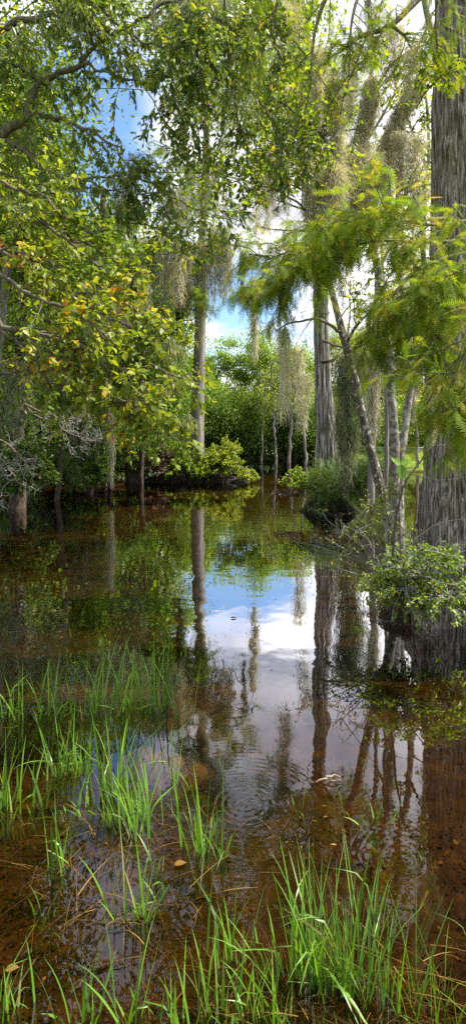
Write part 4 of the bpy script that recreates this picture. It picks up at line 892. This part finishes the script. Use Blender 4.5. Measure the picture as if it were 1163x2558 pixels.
shrub(P(110, 1215, 15.5), 1.0, .7, 1.15, 44, 8, .18, 5200, 'fern', 'fern', 'ferny green bush at the waterline by the left trunk', 'fern', 143, tv=FR2_V, tf=FR2_F, twl=.7)
shrub(P(30, 1235, 12.2), .9, .6, 1.0, 40, 8, .08, 5200, 'dark', 'shrub', 'shadowed shrub at the waterline at the left edge', 'shrub', 144)
shrub(P(215, 1225, 17.0), .9, .6, 1.2, 40, 8, .09, 5000, 'dark', 'shrub', 'dark shrub left of the hollow at the waterline', 'shrub', 145)
shrub(P(310, 1150, 21.5), .9, .6, 1.2, 24, 8, .08, 3000, 'dark', 'shrub', 'dark shrub right of the hollow beside the islet', 'shrub', 146)
for k_, (px_, Y_, lean_, r_, lab_) in enumerate([(140, 15, 10, .06, 'thin dark trunk standing at the waterline near the ferny bush'), (262, 19.5, -14, .07, 'thin crooked trunk beside the dark hollow'),
   (352, 20.5, 8, .08, 'slim dark trunk left of the withered shrub'), (420, 24, -6, .10, 'slim dark trunk just left of the straight grey trunk'), (185, 21, 12, .07, 'faint slim trunk behind the ragged moss curtain')]):
    rg = R0(900 + k_); b0 = P(px_, HOR, Y_); b0[2] = -.5; t = thing('slim_tree', lab_, 'tree', b0, 'slim trunks of the left bank')
    path = wob(smooth_path([b0, P(px_ + lean_, 1000, Y_), P(px_ + lean_ * 2, 850, Y_), P(px_ + lean_ * 1.5, 600, Y_)], 40), rg, .15); mb = MB(); sweep(mb, path, np.linspace(r_ * 1.2, r_ * .5, 40), 12, bark_disp(.12, 8, 3, 400 + k_)); part('trunk', mb, M['bark_dark'], t)
    br = offshoots([path[12:]], 12, 1.3, rg, fwd=.4); mb = MB(); sweep_many(mb, br, r_ * .25, r_ * .06, 4); tw = offshoots(list(br), 5, .5, rg); sweep_many(mb, tw, r_ * .08, r_ * .03, 3); part('branches', mb, M['bark_dark'], t)
    mb = MB(); leaves(mb, list(tw), 8, .10, rg, DI_V, DI_F, jit=.6); part('foliage', mb, M['far'], t)
# bare lichened twigs
def bare(label, limbs, seed, n=(12, 4), L=.35, group='bare lichened branches', Y=3):
    rg = R0(seed); t = thing('bare_branch', label, 'branch', P(*limbs[0][0]), group); mb = MB(); ps = []
    for pl in limbs:
        p = wob(smooth_path([P(*q) for q in pl], 20), rg, .03); sweep(mb, p, np.linspace(.008, .004, 20) * Y / 3, 6); ps.append(p)
    part('limb', mb, M['twig'], t); mb = MB()
    tw = offshoots(ps, n[0], L, rg, fwd=.6, droop=.8, up=-.1, K=9, t0=.3, jit=2.2); sweep_many(mb, tw, .002 * Y / 3, .0011 * Y / 3, 4)
    tw2 = offshoots(list(tw), n[1], L * .45, rg, fwd=.5, droop=.5, K=6, jit=2.2); sweep_many(mb, tw2, .0013 * Y / 3, .0008 * Y / 3, 4); part('twigs', mb, M['greytwig'], t)
moss('grey moss veil behind the yellowing leaves at mid left', 260, 700, 900, 15.5, 16, 1500, .012, MLf, 'moss', wig=.35, spanpx=110, seed=158)
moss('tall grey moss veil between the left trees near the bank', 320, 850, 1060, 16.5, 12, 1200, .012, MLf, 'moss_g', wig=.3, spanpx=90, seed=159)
moss('pale moss streaks hanging before the far shore trees left of the weathered trunk', 745, 860, 1040, 20, 7, 380, .016, MLf, 'moss', wig=.3, spanpx=22, seed=160)
moss('grey moss veil in the leaves near the upper middle', 430, 470, 600, 10.0, 14, 900, .009, MLf, 'moss', wig=.4, spanpx=70, seed=161)
bare('pale crooked bare twigs dangling toward the water at the left edge', [[(-80, 1060, 3.4), (0, 1110, 3.4), (50, 1150, 3.4), (85, 1170, 3.4)], [(-80, 1060, 3.4), (-40, 1110, 3.35), (0, 1140, 3.3), (40, 1190, 3.3), (80, 1215, 3.3)]], 151, (13, 4), .30)
bare('pale bare twigs hanging below the yellowing branch near the islet', [[(250, 980, 5.4), (310, 1000, 5.5), (350, 1010, 5.5), (385, 1000, 5.5)]], 152, (14, 4), .42, Y=5)
bare('thin grey bare twigs spreading behind the left leaves over the hollow', [[(60, 1010, 7.5), (120, 1040, 7.5), (180, 1085, 7.5), (240, 1100, 7.5)], [(60, 1010, 7.5), (100, 1050, 7.6), (170, 1050, 7.6), (230, 1035, 7.6)]], 153, (14, 4), .6, Y=6)
bare('crooked bare twigs at the left edge just above the water', [[(-90, 1180, 3.0), (-40, 1230, 3.0), (0, 1260, 3.0)]], 154, (12, 3), .2)

# ================================================================== near left tree with yellowing leaves
b0 = np.array([-2.6, 3.7, -.3])
t = thing('tupelo_tree', 'yellowing small tree reaching in from the left with round green, gold and orange leaves', 'tree', b0)
mb = MB(); path = smooth_path([b0, (-2.5, 3.6, 1.2), (-2.35, 3.6, 2.5), (-2.2, 3.7, 3.6)], 40); sweep(mb, path, np.linspace(.13, .05, 40), 20, bark_disp(.1, 9, 6, 44)); part('trunk', mb, M['limb'], t)
TL = [
 ([('w', -2.45, 3.6, 1.7), (-60, 800, 3.2), (0, 828, 3.1), (80, 835, 3.05), (160, 845, 3.0), (240, 870, 2.95), (330, 890, 2.9), (410, 925, 2.85), (482, 948, 2.85)], .022, .003),
 ([(60, 833, 3.06), (150, 858, 2.95), (230, 910, 2.85), (300, 960, 2.8), (370, 1005, 2.75), (448, 1062, 2.75)], .012, .003),
 ([('w', -2.35, 3.6, 2.4), (-80, 620, 3.4), (60, 660, 3.2), (170, 720, 3.1), (280, 790, 3.0), (380, 850, 3.0)], .02, .004),
 ([('w', -2.3, 3.6, 2.8), (-60, 500, 3.5), (60, 540, 3.3), (160, 590, 3.2), (250, 660, 3.1), (320, 740, 3.1)], .018, .004),
 ([('w', -2.25, 3.65, 3.1), (-60, 440, 3.3), (30, 480, 3.1), (110, 500, 3.0), (180, 545, 3.0)], .016, .004),
 ([('w', -2.45, 3.6, 1.5), (-80, 960, 3.3), (0, 947, 3.2), (80, 915, 3.1), (180, 890, 3.0), (260, 900, 3.0)], .014, .003),
 ([('w', -2.4, 3.6, 2.0), (-80, 720, 2.9), (60, 740, 2.8), (180, 790, 2.7), (280, 850, 2.7)], .016, .004),
 ([(80, 835, 3.05), (140, 900, 3.0), (210, 960, 2.95), (280, 1020, 2.9), (330, 1050, 2.9)], .008, .003),
 ([(0, 830, 3.1), (60, 880, 3.0), (110, 950, 2.95), (170, 1000, 2.9)], .008, .003),
 ([(170, 720, 3.1), (260, 740, 3.05), (340, 790, 3.0), (420, 880, 3.0)], .008, .003),
 ([(160, 590, 3.2), (220, 600, 3.3), (290, 650, 3.4), (340, 720, 3.4)], .008, .003),
 ([(-60, 640, 3.2), (30, 620, 3.1), (110, 640, 3.0), (190, 690, 2.95)], .01, .003),
]
rg = R0(161)
for (path, rad) in limb_set(TL, 30):
    path = wob(path, rg, .05); mb = MB(); sweep(mb, path, rad, 8)
    tw = offshoots([path[8:]], 18, .36, rg, fwd=.9, droop=.35, up=.2, t0=.0); sweep_many(mb, tw, .0035, .0012, 4)
    tw2 = offshoots(list(tw), 3, .17, rg, fwd=.9, droop=.3, K=5); sweep_many(mb, tw2, .0016, .0008, 3)
    lo = part('limb', mb, M['limb'], t); ml = MB()
    leaves(ml, list(tw2), 6, .040, rg, droop=.5, jit=.7, wide=1.0, clump=.2); leaves(ml, list(tw), 9, .042, rg, droop=.5, jit=.7, wide=1.0, clump=.2)
    part('foliage', ml, M['tupelo'], lo)
def samaras(label, px, py, Y, n_, R, seed, group='hanging seed bunches'):
    rg = R0(seed); mb = MB(); k = n_; p = P(px, py, Y) + rg.standard_normal((k, 3)) * [R, R, R * .55] - UP * R * .3
    inst(mb, LA_V, LA_F, p, -UP + rg.standard_normal((k, 3)) * .3, rg.standard_normal((k, 3)) + [0, -1, 0], np.stack([np.full(k, .035), rg.uniform(.025, .04, k), np.full(k, .03)], -1), rg.random(k))
    sweep_many(mb, np.stack([np.repeat((P(px, py, Y) + UP * R * 1.5)[None], k, 0), p * .5 + (P(px, py, Y) + UP * R) * .5, p], 1), .0008, .0006, 3, .1)
    return single('seed_bunch', mb, M['samara'], label, 'seeds', group, loc=P(px, py, Y))
samaras('pale bunch of winged seeds at the lowest tip of the yellowing branch', 470, 1052, 2.75, 90, .026, 1)
samaras('pale bunch of winged seeds left beside the lowest one', 425, 1062, 2.75, 70, .022, 2)
samaras('hanging winged seeds in the middle of the branch end', 415, 960, 2.85, 130, .042, 3)
samaras('hanging winged seeds under the outer leaves, topmost bunch', 425, 870, 2.9, 120, .045, 4)
samaras('small bunch of winged seeds left of the middle bunch', 345, 975, 2.85, 60, .03, 5)

# ================================================================== upper left tree
b0 = np.array([-4.2, 5.6, -.3])
t = thing('ash_tree', 'dark leaved tree arching over the top of the view from the upper left', 'tree', b0)
mb = MB(); path = smooth_path([b0, (-4.1, 5.5, 1.5), (-3.9, 5.4, 3.2), (-3.7, 5.3, 5.2), (-3.2, 5.0, 7.0)], 50); sweep(mb, path, np.linspace(.24, .12, 50), 30, bark_disp(.1, 12, 4, 45)); part('trunk', mb, M['limb'], t)
UL = [
 ([('w', -4.0, 5.4, 3.4), (-80, 370, 5.1), (0, 342, 5.0), (50, 310, 4.95), (78, 285, 4.9), (85, 258, 4.9), (110, 210, 4.9), (150, 180, 4.85), (190, 163, 4.8), (240, 120, 4.8), (330, 60, 4.7)], .044, .014),
 ([(78, 282, 4.9), (130, 295, 4.8), (170, 308, 4.8), (230, 330, 4.7), (290, 370, 4.6), (330, 440, 4.5)], .022, .005),
 ([(0, 342, 5.0), (60, 360, 4.9), (100, 400, 4.8), (150, 450, 4.7), (200, 520, 4.6)], .02, .005),
 ([('w', -3.6, 5.2, 5.6), (-60, 80, 5.0), (40, 50, 4.9), (120, 40, 4.8), (200, 10, 4.8), (300, -60, 4.7)], .04, .014),
 ([(190, 163, 4.8), (230, 180, 4.7), (300, 210, 4.6), (360, 215, 4.5), (430, 190, 4.4)], .014, .004),
 ([(-10, -40, 5), (110, 0, 4.8), (170, 60, 4.7), (250, 100, 4.6), (330, 170, 4.5), (400, 290, 4.4)], .012, .004),
 ([(190, -80, 4.9), (260, 50, 4.7), (370, 100, 4.5), (450, 115, 4.4), (540, 120, 4.3)], .014, .004),
 ([('w', -3.2, 5.0, 7.0), (200, -260, 5.2), (380, -160, 5.0), (500, -60, 4.9), (560, 60, 4.8), (590, 200, 4.8), (600, 330, 4.8)], .05, .006),
 ([(300, -200, 5.1), (420, -40, 4.9), (470, 60, 4.8), (500, 180, 4.7), (510, 280, 4.7)], .02, .005),
 ([(380, -160, 5.0), (560, -120, 5.0), (660, -40, 5.0), (690, 60, 5.0), (700, 160, 5.0)], .025, .005),
 ([(330, 60, 4.7), (420, 30, 4.7), (510, 40, 4.6), (600, 90, 4.6)], .014, .004),
 ([(420, -40, 4.9), (380, 40, 4.7), (400, 150, 4.6), (440, 250, 4.5), (520, 330, 4.5)], .014, .004),
 ([(110, 210, 4.9), (60, 180, 4.8), (10, 160, 4.7), (-60, 170, 4.6)], .014, .004),
 ([(240, 120, 4.8), (210, 60, 4.7), (190, 0, 4.6)], .014, .004),
 ([(200, 450, 4.7), (300, 490, 4.6), (400, 500, 4.6), (520, 540, 4.6), (600, 560, 4.6)], .008, .003),
 ([(150, 450, 4.7), (250, 440, 4.7), (340, 450, 4.6), (430, 470, 4.5), (520, 420, 4.5)], .01, .003),
 ([(0, 430, 4.9), (120, 470, 4.8), (220, 530, 4.8), (360, 560, 4.7), (480, 600, 4.7)], .01, .003),
 ([(590, 200, 4.8), (650, 260, 4.8), (690, 340, 4.8), (720, 420, 4.8)], .01, .003),
]
rg = R0(171)
dens = [10, 9, 12, 18, 9, 9, 12, 20, 18, 16, 12, 14, 14, 10, 5, 12, 12, 8]
for (path, rad), dn_ in zip(limb_set(UL, 34), dens):
    path = wob(path, rg, .06); mb = MB(); sweep(mb, path, rad, 9, bark_disp(.12, 7, 8, int(rg.integers(99))))
    tw = offshoots([path[8:]], int(dn_ * 1.35), .55, rg, fwd=.8, droop=.55, up=.0, t0=0); sweep_many(mb, tw, .004, .0015, 4)
    tw2 = offshoots(list(tw), 4, .26, rg, fwd=.8, droop=.6, K=5); sweep_many(mb, tw2, .0018, .0008, 3)
    lo = part('limb', mb, M['limb'], t); ml = MB()
    leaves(ml, list(tw2), 10, .058, rg, LA_V, LA_F, droop=.9, jit=.5, wide=1.3); leaves(ml, list(tw), 12, .062, rg, LA_V, LA_F, droop=.8, jit=.5, wide=1.5)
    part('foliage', ml, M['ash'], lo)
for k, (px, py, lab) in enumerate([(470, 60, 'cluster of hanging winged seeds at the top middle, left one'), (560, 40, 'cluster of hanging winged seeds at the very top, middle one'), (620, 150, 'cluster of hanging winged seeds at the top middle, right one'), (585, 260, 'cluster of hanging winged seeds below the top middle leaves'), (190, 60, 'cluster of hanging winged seeds near the top left limb')]):
    samaras(lab, px, py, 4.6, 260, .13, 20 + k)
# thin leafy sprays crossing the middle
bough('thin horizontal leafy twig crossing left of the sky gap', [(180, 640, 6.5), (280, 645, 6.3), (380, 640, 6.1), (470, 625, 6.0), (560, 610, 5.9)], .008, .003, 181, 'maple', .05, (14, 3, 4), group='thin boughs across the middle')
bough('long thin twig arching above the moss fringe', [(200, 540, 7), (330, 535, 6.8), (430, 540, 6.6), (490, 570, 6.5), (520, 640, 6.5)], .01, .003, 182, 'maple', .055, (14, 3, 4), group='thin boughs across the middle')
bough('drooping leafy twigs in front of the white cloud', [(840, 300, 6.7), (760, 330, 6.5), (680, 400, 6.3), (600, 450, 6.2), (530, 470, 6.1)], .014, .004, 183, 'maple', .055, (26, 5, 5), group='thin boughs across the middle')
bough('leafy twig at the upper edge of the big right trunk', [(1040, 270, 4.5), (1090, 210, 4.3), (1130, 180, 4.2), (1180, 160, 4.1)], .006, .002, 184, 'maple', .05, (10, 3, 4), group='thin boughs across the middle', tl=.25)
bough('sunlit leafy twigs high in the middle below the top', [(830, 160, 6.8), (760, 190, 6.5), (700, 160, 6.4), (640, 210, 6.2)], .012, .004, 185, 'maple', .055, (24, 5, 5), group='thin boughs across the middle', tl=.6)

# ================================================================== rock, stick, leaves, litter
Yr = 2.95
loc = P(395, 1865, Yr); loc[2] = -.3
rg = R0(191); th = np.linspace(0, 2 * pi, 90, endpoint=False); r = np.linspace(1, 0, 34); T, Rr = np.meshgrid(th, r)
x = np.cos(T) * Rr * .33 * (1 + .12 * np.sin(2 * T + .5) + .08 * np.sin(5 * T)); y = np.sin(T) * Rr * .25 * (1 + .1 * np.sin(3 * T + 1))
z = .262 * (1 - Rr ** 2.5) + .05 * (vnoise(x + 9, y + 9, 5, .09) - .5) * (1 - Rr ** 6) + .02 * (vnoise(x + 9, y + 9, 6, .03) - .5) - .03 * (x > .02) * (x < .05)
z = np.minimum(z, .285) - .012
mb = MB(); nt_ = 90; i = np.arange(33)[:, None] * nt_ + np.arange(nt_)[None]; j = np.arange(33)[:, None] * nt_ + (np.arange(nt_)[None] + 1) % nt_
mb.add(np.stack([x, y, z], -1) + loc, np.stack([i, j, j + nt_, i + nt_], -1).reshape(-1, 4)); single('rock', mb, M['rock'], 'brown cracked limestone rock lying just under the water among the grass', 'rock', loc=loc)
Yk = 2240 / (1952 - 1100.)
canes('floating_stick', 'short pale stick floating on the brown water', 'stick', 'wood', [[(780, 1956, Yk), (805, 1950, Yk * .995), (835, 1952, Yk), (853, 1948, Yk)], [(815, 1940, Yk), (835, 1936, Yk), (850, 1942, Yk)]], .0055, seed=9)
for nm, px, py, lab, s_, mat in [('fallen_leaf', 575, 1546, 'tiny tan leaf floating on the sky reflection', .06, 'litter'), ('fallen_leaf', 435, 2165, 'reddish brown dead leaf caught among wet stems', .045, 'litter'), ('fallen_leaf', 12, 2430, 'dry brown leaf resting at the lower left grass', .04, 'litter')]:
    Y = 2240 / (py - 1100.); mb = MB(); p = P(px, py, Y) + UP * .006; inst(mb, OV_V, OV_F, p[None], [(1, .3, .05)], [(0, 0, 1)], [s_], .9); single(nm, mb, M[mat], lab, 'leaf', loc=p)
rg = R0(193); k = 15000; q = rg.random((k, 2)); yy = 1.2 + 7 * q[:, 0] ** 1.6; xx = (q[:, 1] - .5) * 1.2 * yy
keep = vnoise(xx, yy, 17, .35) + .25 * rg.random(k) > .62; xx, yy = xx[keep], yy[keep]; k = len(xx)
mb = MB(); inst(mb, OV_V, OV_F, np.stack([xx, yy, bed(xx, yy) + rg.uniform(.004, .03, k)], -1), np.stack([rg.standard_normal(k), rg.standard_normal(k), .15 * rg.standard_normal(k)], -1), UP + rg.standard_normal((k, 3)) * .3, rg.uniform(.008, .028, k), rg.random(k) ** 3.2)
single('leaf_litter', mb, M['litter'], 'brown and amber leaf litter covering the pond bottom', 'leaf litter', kind='stuff')

rg = R0(195); k = 420; yy = 2.2 + 12 * rg.random(k) ** 1.3; xx = (rg.random(k) - .42) * .8 * yy; kp = vnoise(xx + 30, yy, 23, .8) > .55; xx, yy = xx[kp], yy[kp]; k = len(xx)
mb = MB(); inst(mb, LA_V, LA_F, np.stack([xx, yy, np.full(k, .0035)], -1), np.stack([rg.standard_normal(k), rg.standard_normal(k), 0 * xx], -1), UP + rg.standard_normal((k, 3)) * .05, rg.uniform(.008, .03, k), rg.random(k))
single('floating_debris', mb, M['litter'], 'scattered needles and leaf bits floating on the water', 'debris', kind='stuff')

# ================================================================== grass
def blades(mb, base, L, w, rg, a0=.10, a1=.5, tint=(0, .9), kink=.18, az=None, K=9):
    n_ = len(base); az = rg.uniform(0, 2 * pi, n_) if az is None else az
    an = np.abs(rg.normal(0, a0, n_)) + .03; bend = np.abs(rg.normal(a1 * .5, a1, n_)); s = np.linspace(0, 1, K)
    kk = rg.random(n_) < kink; kp = rg.uniform(.45, .8, n_); ka = rg.uniform(.7, 1.7, n_)
    pts = [base]; cur = base.copy()
    for i in range(K - 1):
        t_ = s[i + 1]; a = an + bend * t_ ** 2 + kk * ka * sstep(0, .25, t_ - kp + .12)
        azz = az + .25 * t_ * np.sin(az * 3)
        cur = cur + (L / (K - 1))[:, None] * np.stack([np.sin(a) * np.cos(azz), np.sin(a) * np.sin(azz), np.cos(a)], -1); pts.append(cur)
    Pt = np.stack(pts, 1)
    sd = np.stack([-np.sin(az), np.cos(az), 0 * az], -1) + rg.standard_normal((n_, 3)) * .45; sd = nrm(sd)
    prof = np.array([.45, .8, .95, 1, .95, .85, .68, .42, .05]) if K == 9 else np.linspace(1, .1, K)
    ribbon(mb, Pt, w, rg, tint[0] + (tint[1] - tint[0]) * rg.random(n_), prof, sd)
GT = 'grass tufts standing in the water'
def tuft(label, px, py, n_, spread, hpx, seed, w=.0105, a0=.16, a1=.35, tint=(0, .99), az=None, kink=.16, ysp=.6):
    rg = R0(seed); Y = 2240 / (py - 1100.); s = spread / F * Y
    c = P(px, py, Y); n_ = max(1, int(n_ * (1.5 if 1900 < py < 2320 and px < 600 and n_ > 4 else 1.0))); q = rg.standard_normal((n_, 2)) * [s, s * ysp]
    base = np.column_stack([c[0] + q[:, 0], c[1] + q[:, 1], np.zeros(n_)]); base[:, 2] = np.minimum(bed(base[:, 0], base[:, 1]), -.04) * .6
    H = hpx / F * Y; L = (H * (.76 if py < 1850 else .86) - base[:, 2]) * rg.uniform(.4, 1.08, n_)
    w = w * (.78 if py > 2150 else .9); mb = MB(); blades(mb, base, L, w * rg.uniform(.55, 1.2, n_), rg, a0, a1, tint, kink, az=(None if az is None else az + rg.normal(0, .7, n_)))
    return single('grass_tuft', mb, M['grass'], label, 'grass', GT, loc=c)
tuft('grass tuft at the left edge in the upper grass row', 20, 1790, 30, 24, 190, 201)
tuft('narrow grass tuft between the left edge tuft and the broad one', 122, 1785, 34, 24, 215, 202)
tuft('broad spreading grass tuft behind the submerged rock', 268, 1775, 90, 42, 215, 203, a0=.22)
tuft('tallest upright grass tuft right of the broad one', 385, 1770, 52, 24, 235, 204, a0=.1, a1=.2)
tuft('few long thin blades against the trunk reflection', 448, 1800, 6, 14, 225, 205, a0=.12, a1=.2)
tuft('sparse tuft left of the rock at its water edge', 150, 1935, 20, 22, 180, 206)
tuft('small tuft just left of the submerged rock', 196, 1925, 22, 18, 140, 207)
tuft('tuft growing in front of the left end of the rock', 285, 1985, 30, 22, 240, 208, a0=.18)
tuft('single thin upright blade rising from the rock', 388, 1905, 2, 3, 60, 209, a0=.05, a1=.1)
tuft('small group of blades in front of the right end of the rock', 440, 1955, 7, 7, 150, 210, a0=.08, a1=.2)
tuft('dense slanting tuft on the wet stems left of centre', 345, 2070, 44, 34, 210, 211, a0=.25, az=2.2)
tuft('loose tuft of dark blades near the left edge below the rock', 60, 2020, 18, 34, 170, 212, a0=.25)
tuft('low leaning blades left of the slanting tuft', 215, 2040, 16, 28, 120, 213, a0=.4)
tuft('tall loose blades right of the slanting tuft', 495, 2120, 16, 26, 250, 214, a0=.15)
tuft('three upright blades near the ring ripples', 556, 2140, 6, 6, 150, 215, a0=.08)
tuft('slender upright blades left of the small bright sky reflection', 150, 2170, 12, 22, 190, 216, a0=.1, a1=.2)
tuft('bent single plant with two curling blades at the lower left', 112, 2270, 5, 10, 110, 217, a0=.5, a1=.9)
tuft('upright tuft below the slanting one, left of centre', 338, 2290, 16, 22, 240, 218, a0=.16)
tuft('scattered low blades around the wet stems', 410, 2200, 16, 50, 110, 219, a0=.5)
tuft('tall thin tuft right of the lower middle', 575, 2400, 16, 22, 270, 220, a0=.1)
tuft('bright tall dense tuft in the lower right, left half', 775, 2450, 66, 30, 345, 221, w=.010, a0=.16)
tuft('bright dense tuft in the lower right, right half', 862, 2475, 62, 34, 330, 222, w=.010, a0=.16)
tuft('few very tall blades rising above the dense lower right tuft', 930, 2330, 12, 26, 290, 223, a0=.09, a1=.25)
tuft('single tall blade left above the dense lower right tuft', 820, 2290, 4, 9, 230, 224, a0=.15, a1=.3, az=2.8)
tuft('bluish thin grass right of the dense tuft', 985, 2500, 42, 40, 330, 225, w=.006, a0=.28, tint=(0, .5))
tuft('thin seeding grass at the lower right corner', 1080, 2540, 26, 40, 300, 226, w=.0045, a0=.22, tint=(.2, .6))
tuft('lone short plant in the brown water right of the ring ripples', 752, 2010, 4, 4, 110, 227, a0=.12)
tuft('flat star shaped sprig floating right of centre', 940, 2060, 14, 10, 80, 228, a0=.9, a1=.5)
tuft('single long blade leaning right over the sky reflection', 572, 1785, 1, 1, 120, 229, w=.014, a0=.02, a1=.05, az=0.0, kink=0)
tuft('tiny sprig beside the floating stick', 858, 1975, 4, 3, 50, 230, a0=.4)
tuft('low floating blades near the right edge reflection', 1070, 2150, 5, 10, 30, 231, a0=1.1, a1=.3)
tuft('tuft in the lower left corner at the edge', 20, 2530, 26, 26, 230, 232, a0=.22)
tuft('tuft in the bottom row second from the left', 190, 2560, 18, 30, 210, 233, a0=.3, tint=(0, .6))
tuft('tuft in the bottom row right of the second', 335, 2545, 14, 16, 270, 234, a0=.22)
tuft('bottom row tuft left of the middle', 450, 2560, 26, 30, 185, 235, a0=.22)
tuft('bottom row tuft of tall blades in the middle', 560, 2530, 32, 40, 225, 236, a0=.16)
tuft('bottom row tuft right of the middle', 665, 2560, 36, 36, 205, 237, a0=.22)
tuft('lean tuft left of the dense lower right tuft', 705, 2440, 16, 20, 230, 238, a0=.22, az=2.9)
tuft('blades hanging in from the right edge', 1165, 2330, 5, 8, 120, 239, a0=.3, az=3.1)
tuft('thin blades behind the loose tuft at the left edge', 8, 2010, 10, 12, 210, 240, a0=.14)
tuft('lone upright blade above the narrow tuft', 177, 1660, 2, 2, 75, 241, a0=.04, a1=.1, kink=0)
# low mat of grass on the near bank and straw in the shallows
rg = R0(251); k = 1100; px = rg.uniform(330, 1180, k); py = 2500 + 260 * rg.random(k); Y = 2240 / (py - 1100.); b_ = np.array([P(a, c, d) for a, c, d in zip(px, py, Y)]); b_[:, 2] = np.minimum(bed(b_[:, 0], b_[:, 1]), 0) - .02
mb = MB(); blades(mb, b_, rg.uniform(.06, .22, k), rg.uniform(.003, .007, k), rg, .45, .6, (0, 1)); single('grass', mb, M['grass'], 'low tangled grass along the near water edge', 'grass', kind='stuff')
k = 1300; px = np.concatenate([rg.normal(330, 140, k // 2), rg.normal(750, 240, k - k // 2)]); py = np.concatenate([rg.normal(2130, 120, k // 2), rg.uniform(2350, 2650, k - k // 2)]); Y = 2240 / (py - 1100.)
b_ = np.array([P(a, c, d) for a, c, d in zip(px, py, Y)]); b_[:, 2] = rg.uniform(-.06, .008, k)
mb = MB(); az = rg.uniform(0, 2 * pi, k); L = rg.uniform(.06, .24, k); d = np.stack([np.cos(az), np.sin(az), rg.normal(0.02, .10, k)], -1)
s = np.linspace(0, 1, 5)[None, :, None]; ribbon(mb, b_[:, None] + d[:, None] * s * L[:, None, None] + UP * (s * (1 - s)) * .04, rg.uniform(.0015, .0035, k), rg, rg.random(k), True, nrm(np.cross(d, UP)))
single('straw', mb, M['litter'], 'brown dead grass stems lying in the shallow water', 'dead grass', kind='stuff')
# grass on the far right bank
k = 17000; x_ = rg.uniform(6, 22, k); y_ = rg.uniform(24, 46, k); z_ = bed(x_, y_); kp = z_ > .02; b_ = np.column_stack([x_, y_, z_])[kp]; k = len(b_)
mb = MB(); blades(mb, b_, rg.uniform(.15, .4, k), rg.uniform(.015, .03, k), rg, .3, .4, (.3, 1), K=5); single('bank_grass', mb, M['yellow'], 'sunlit rough grass on the bank below the guardrail', 'grass', kind='stuff')
print('faces', sum(len(o.data.polygons) for o in bpy.data.objects if o.type == 'MESH'), 'objs', len(bpy.data.objects))
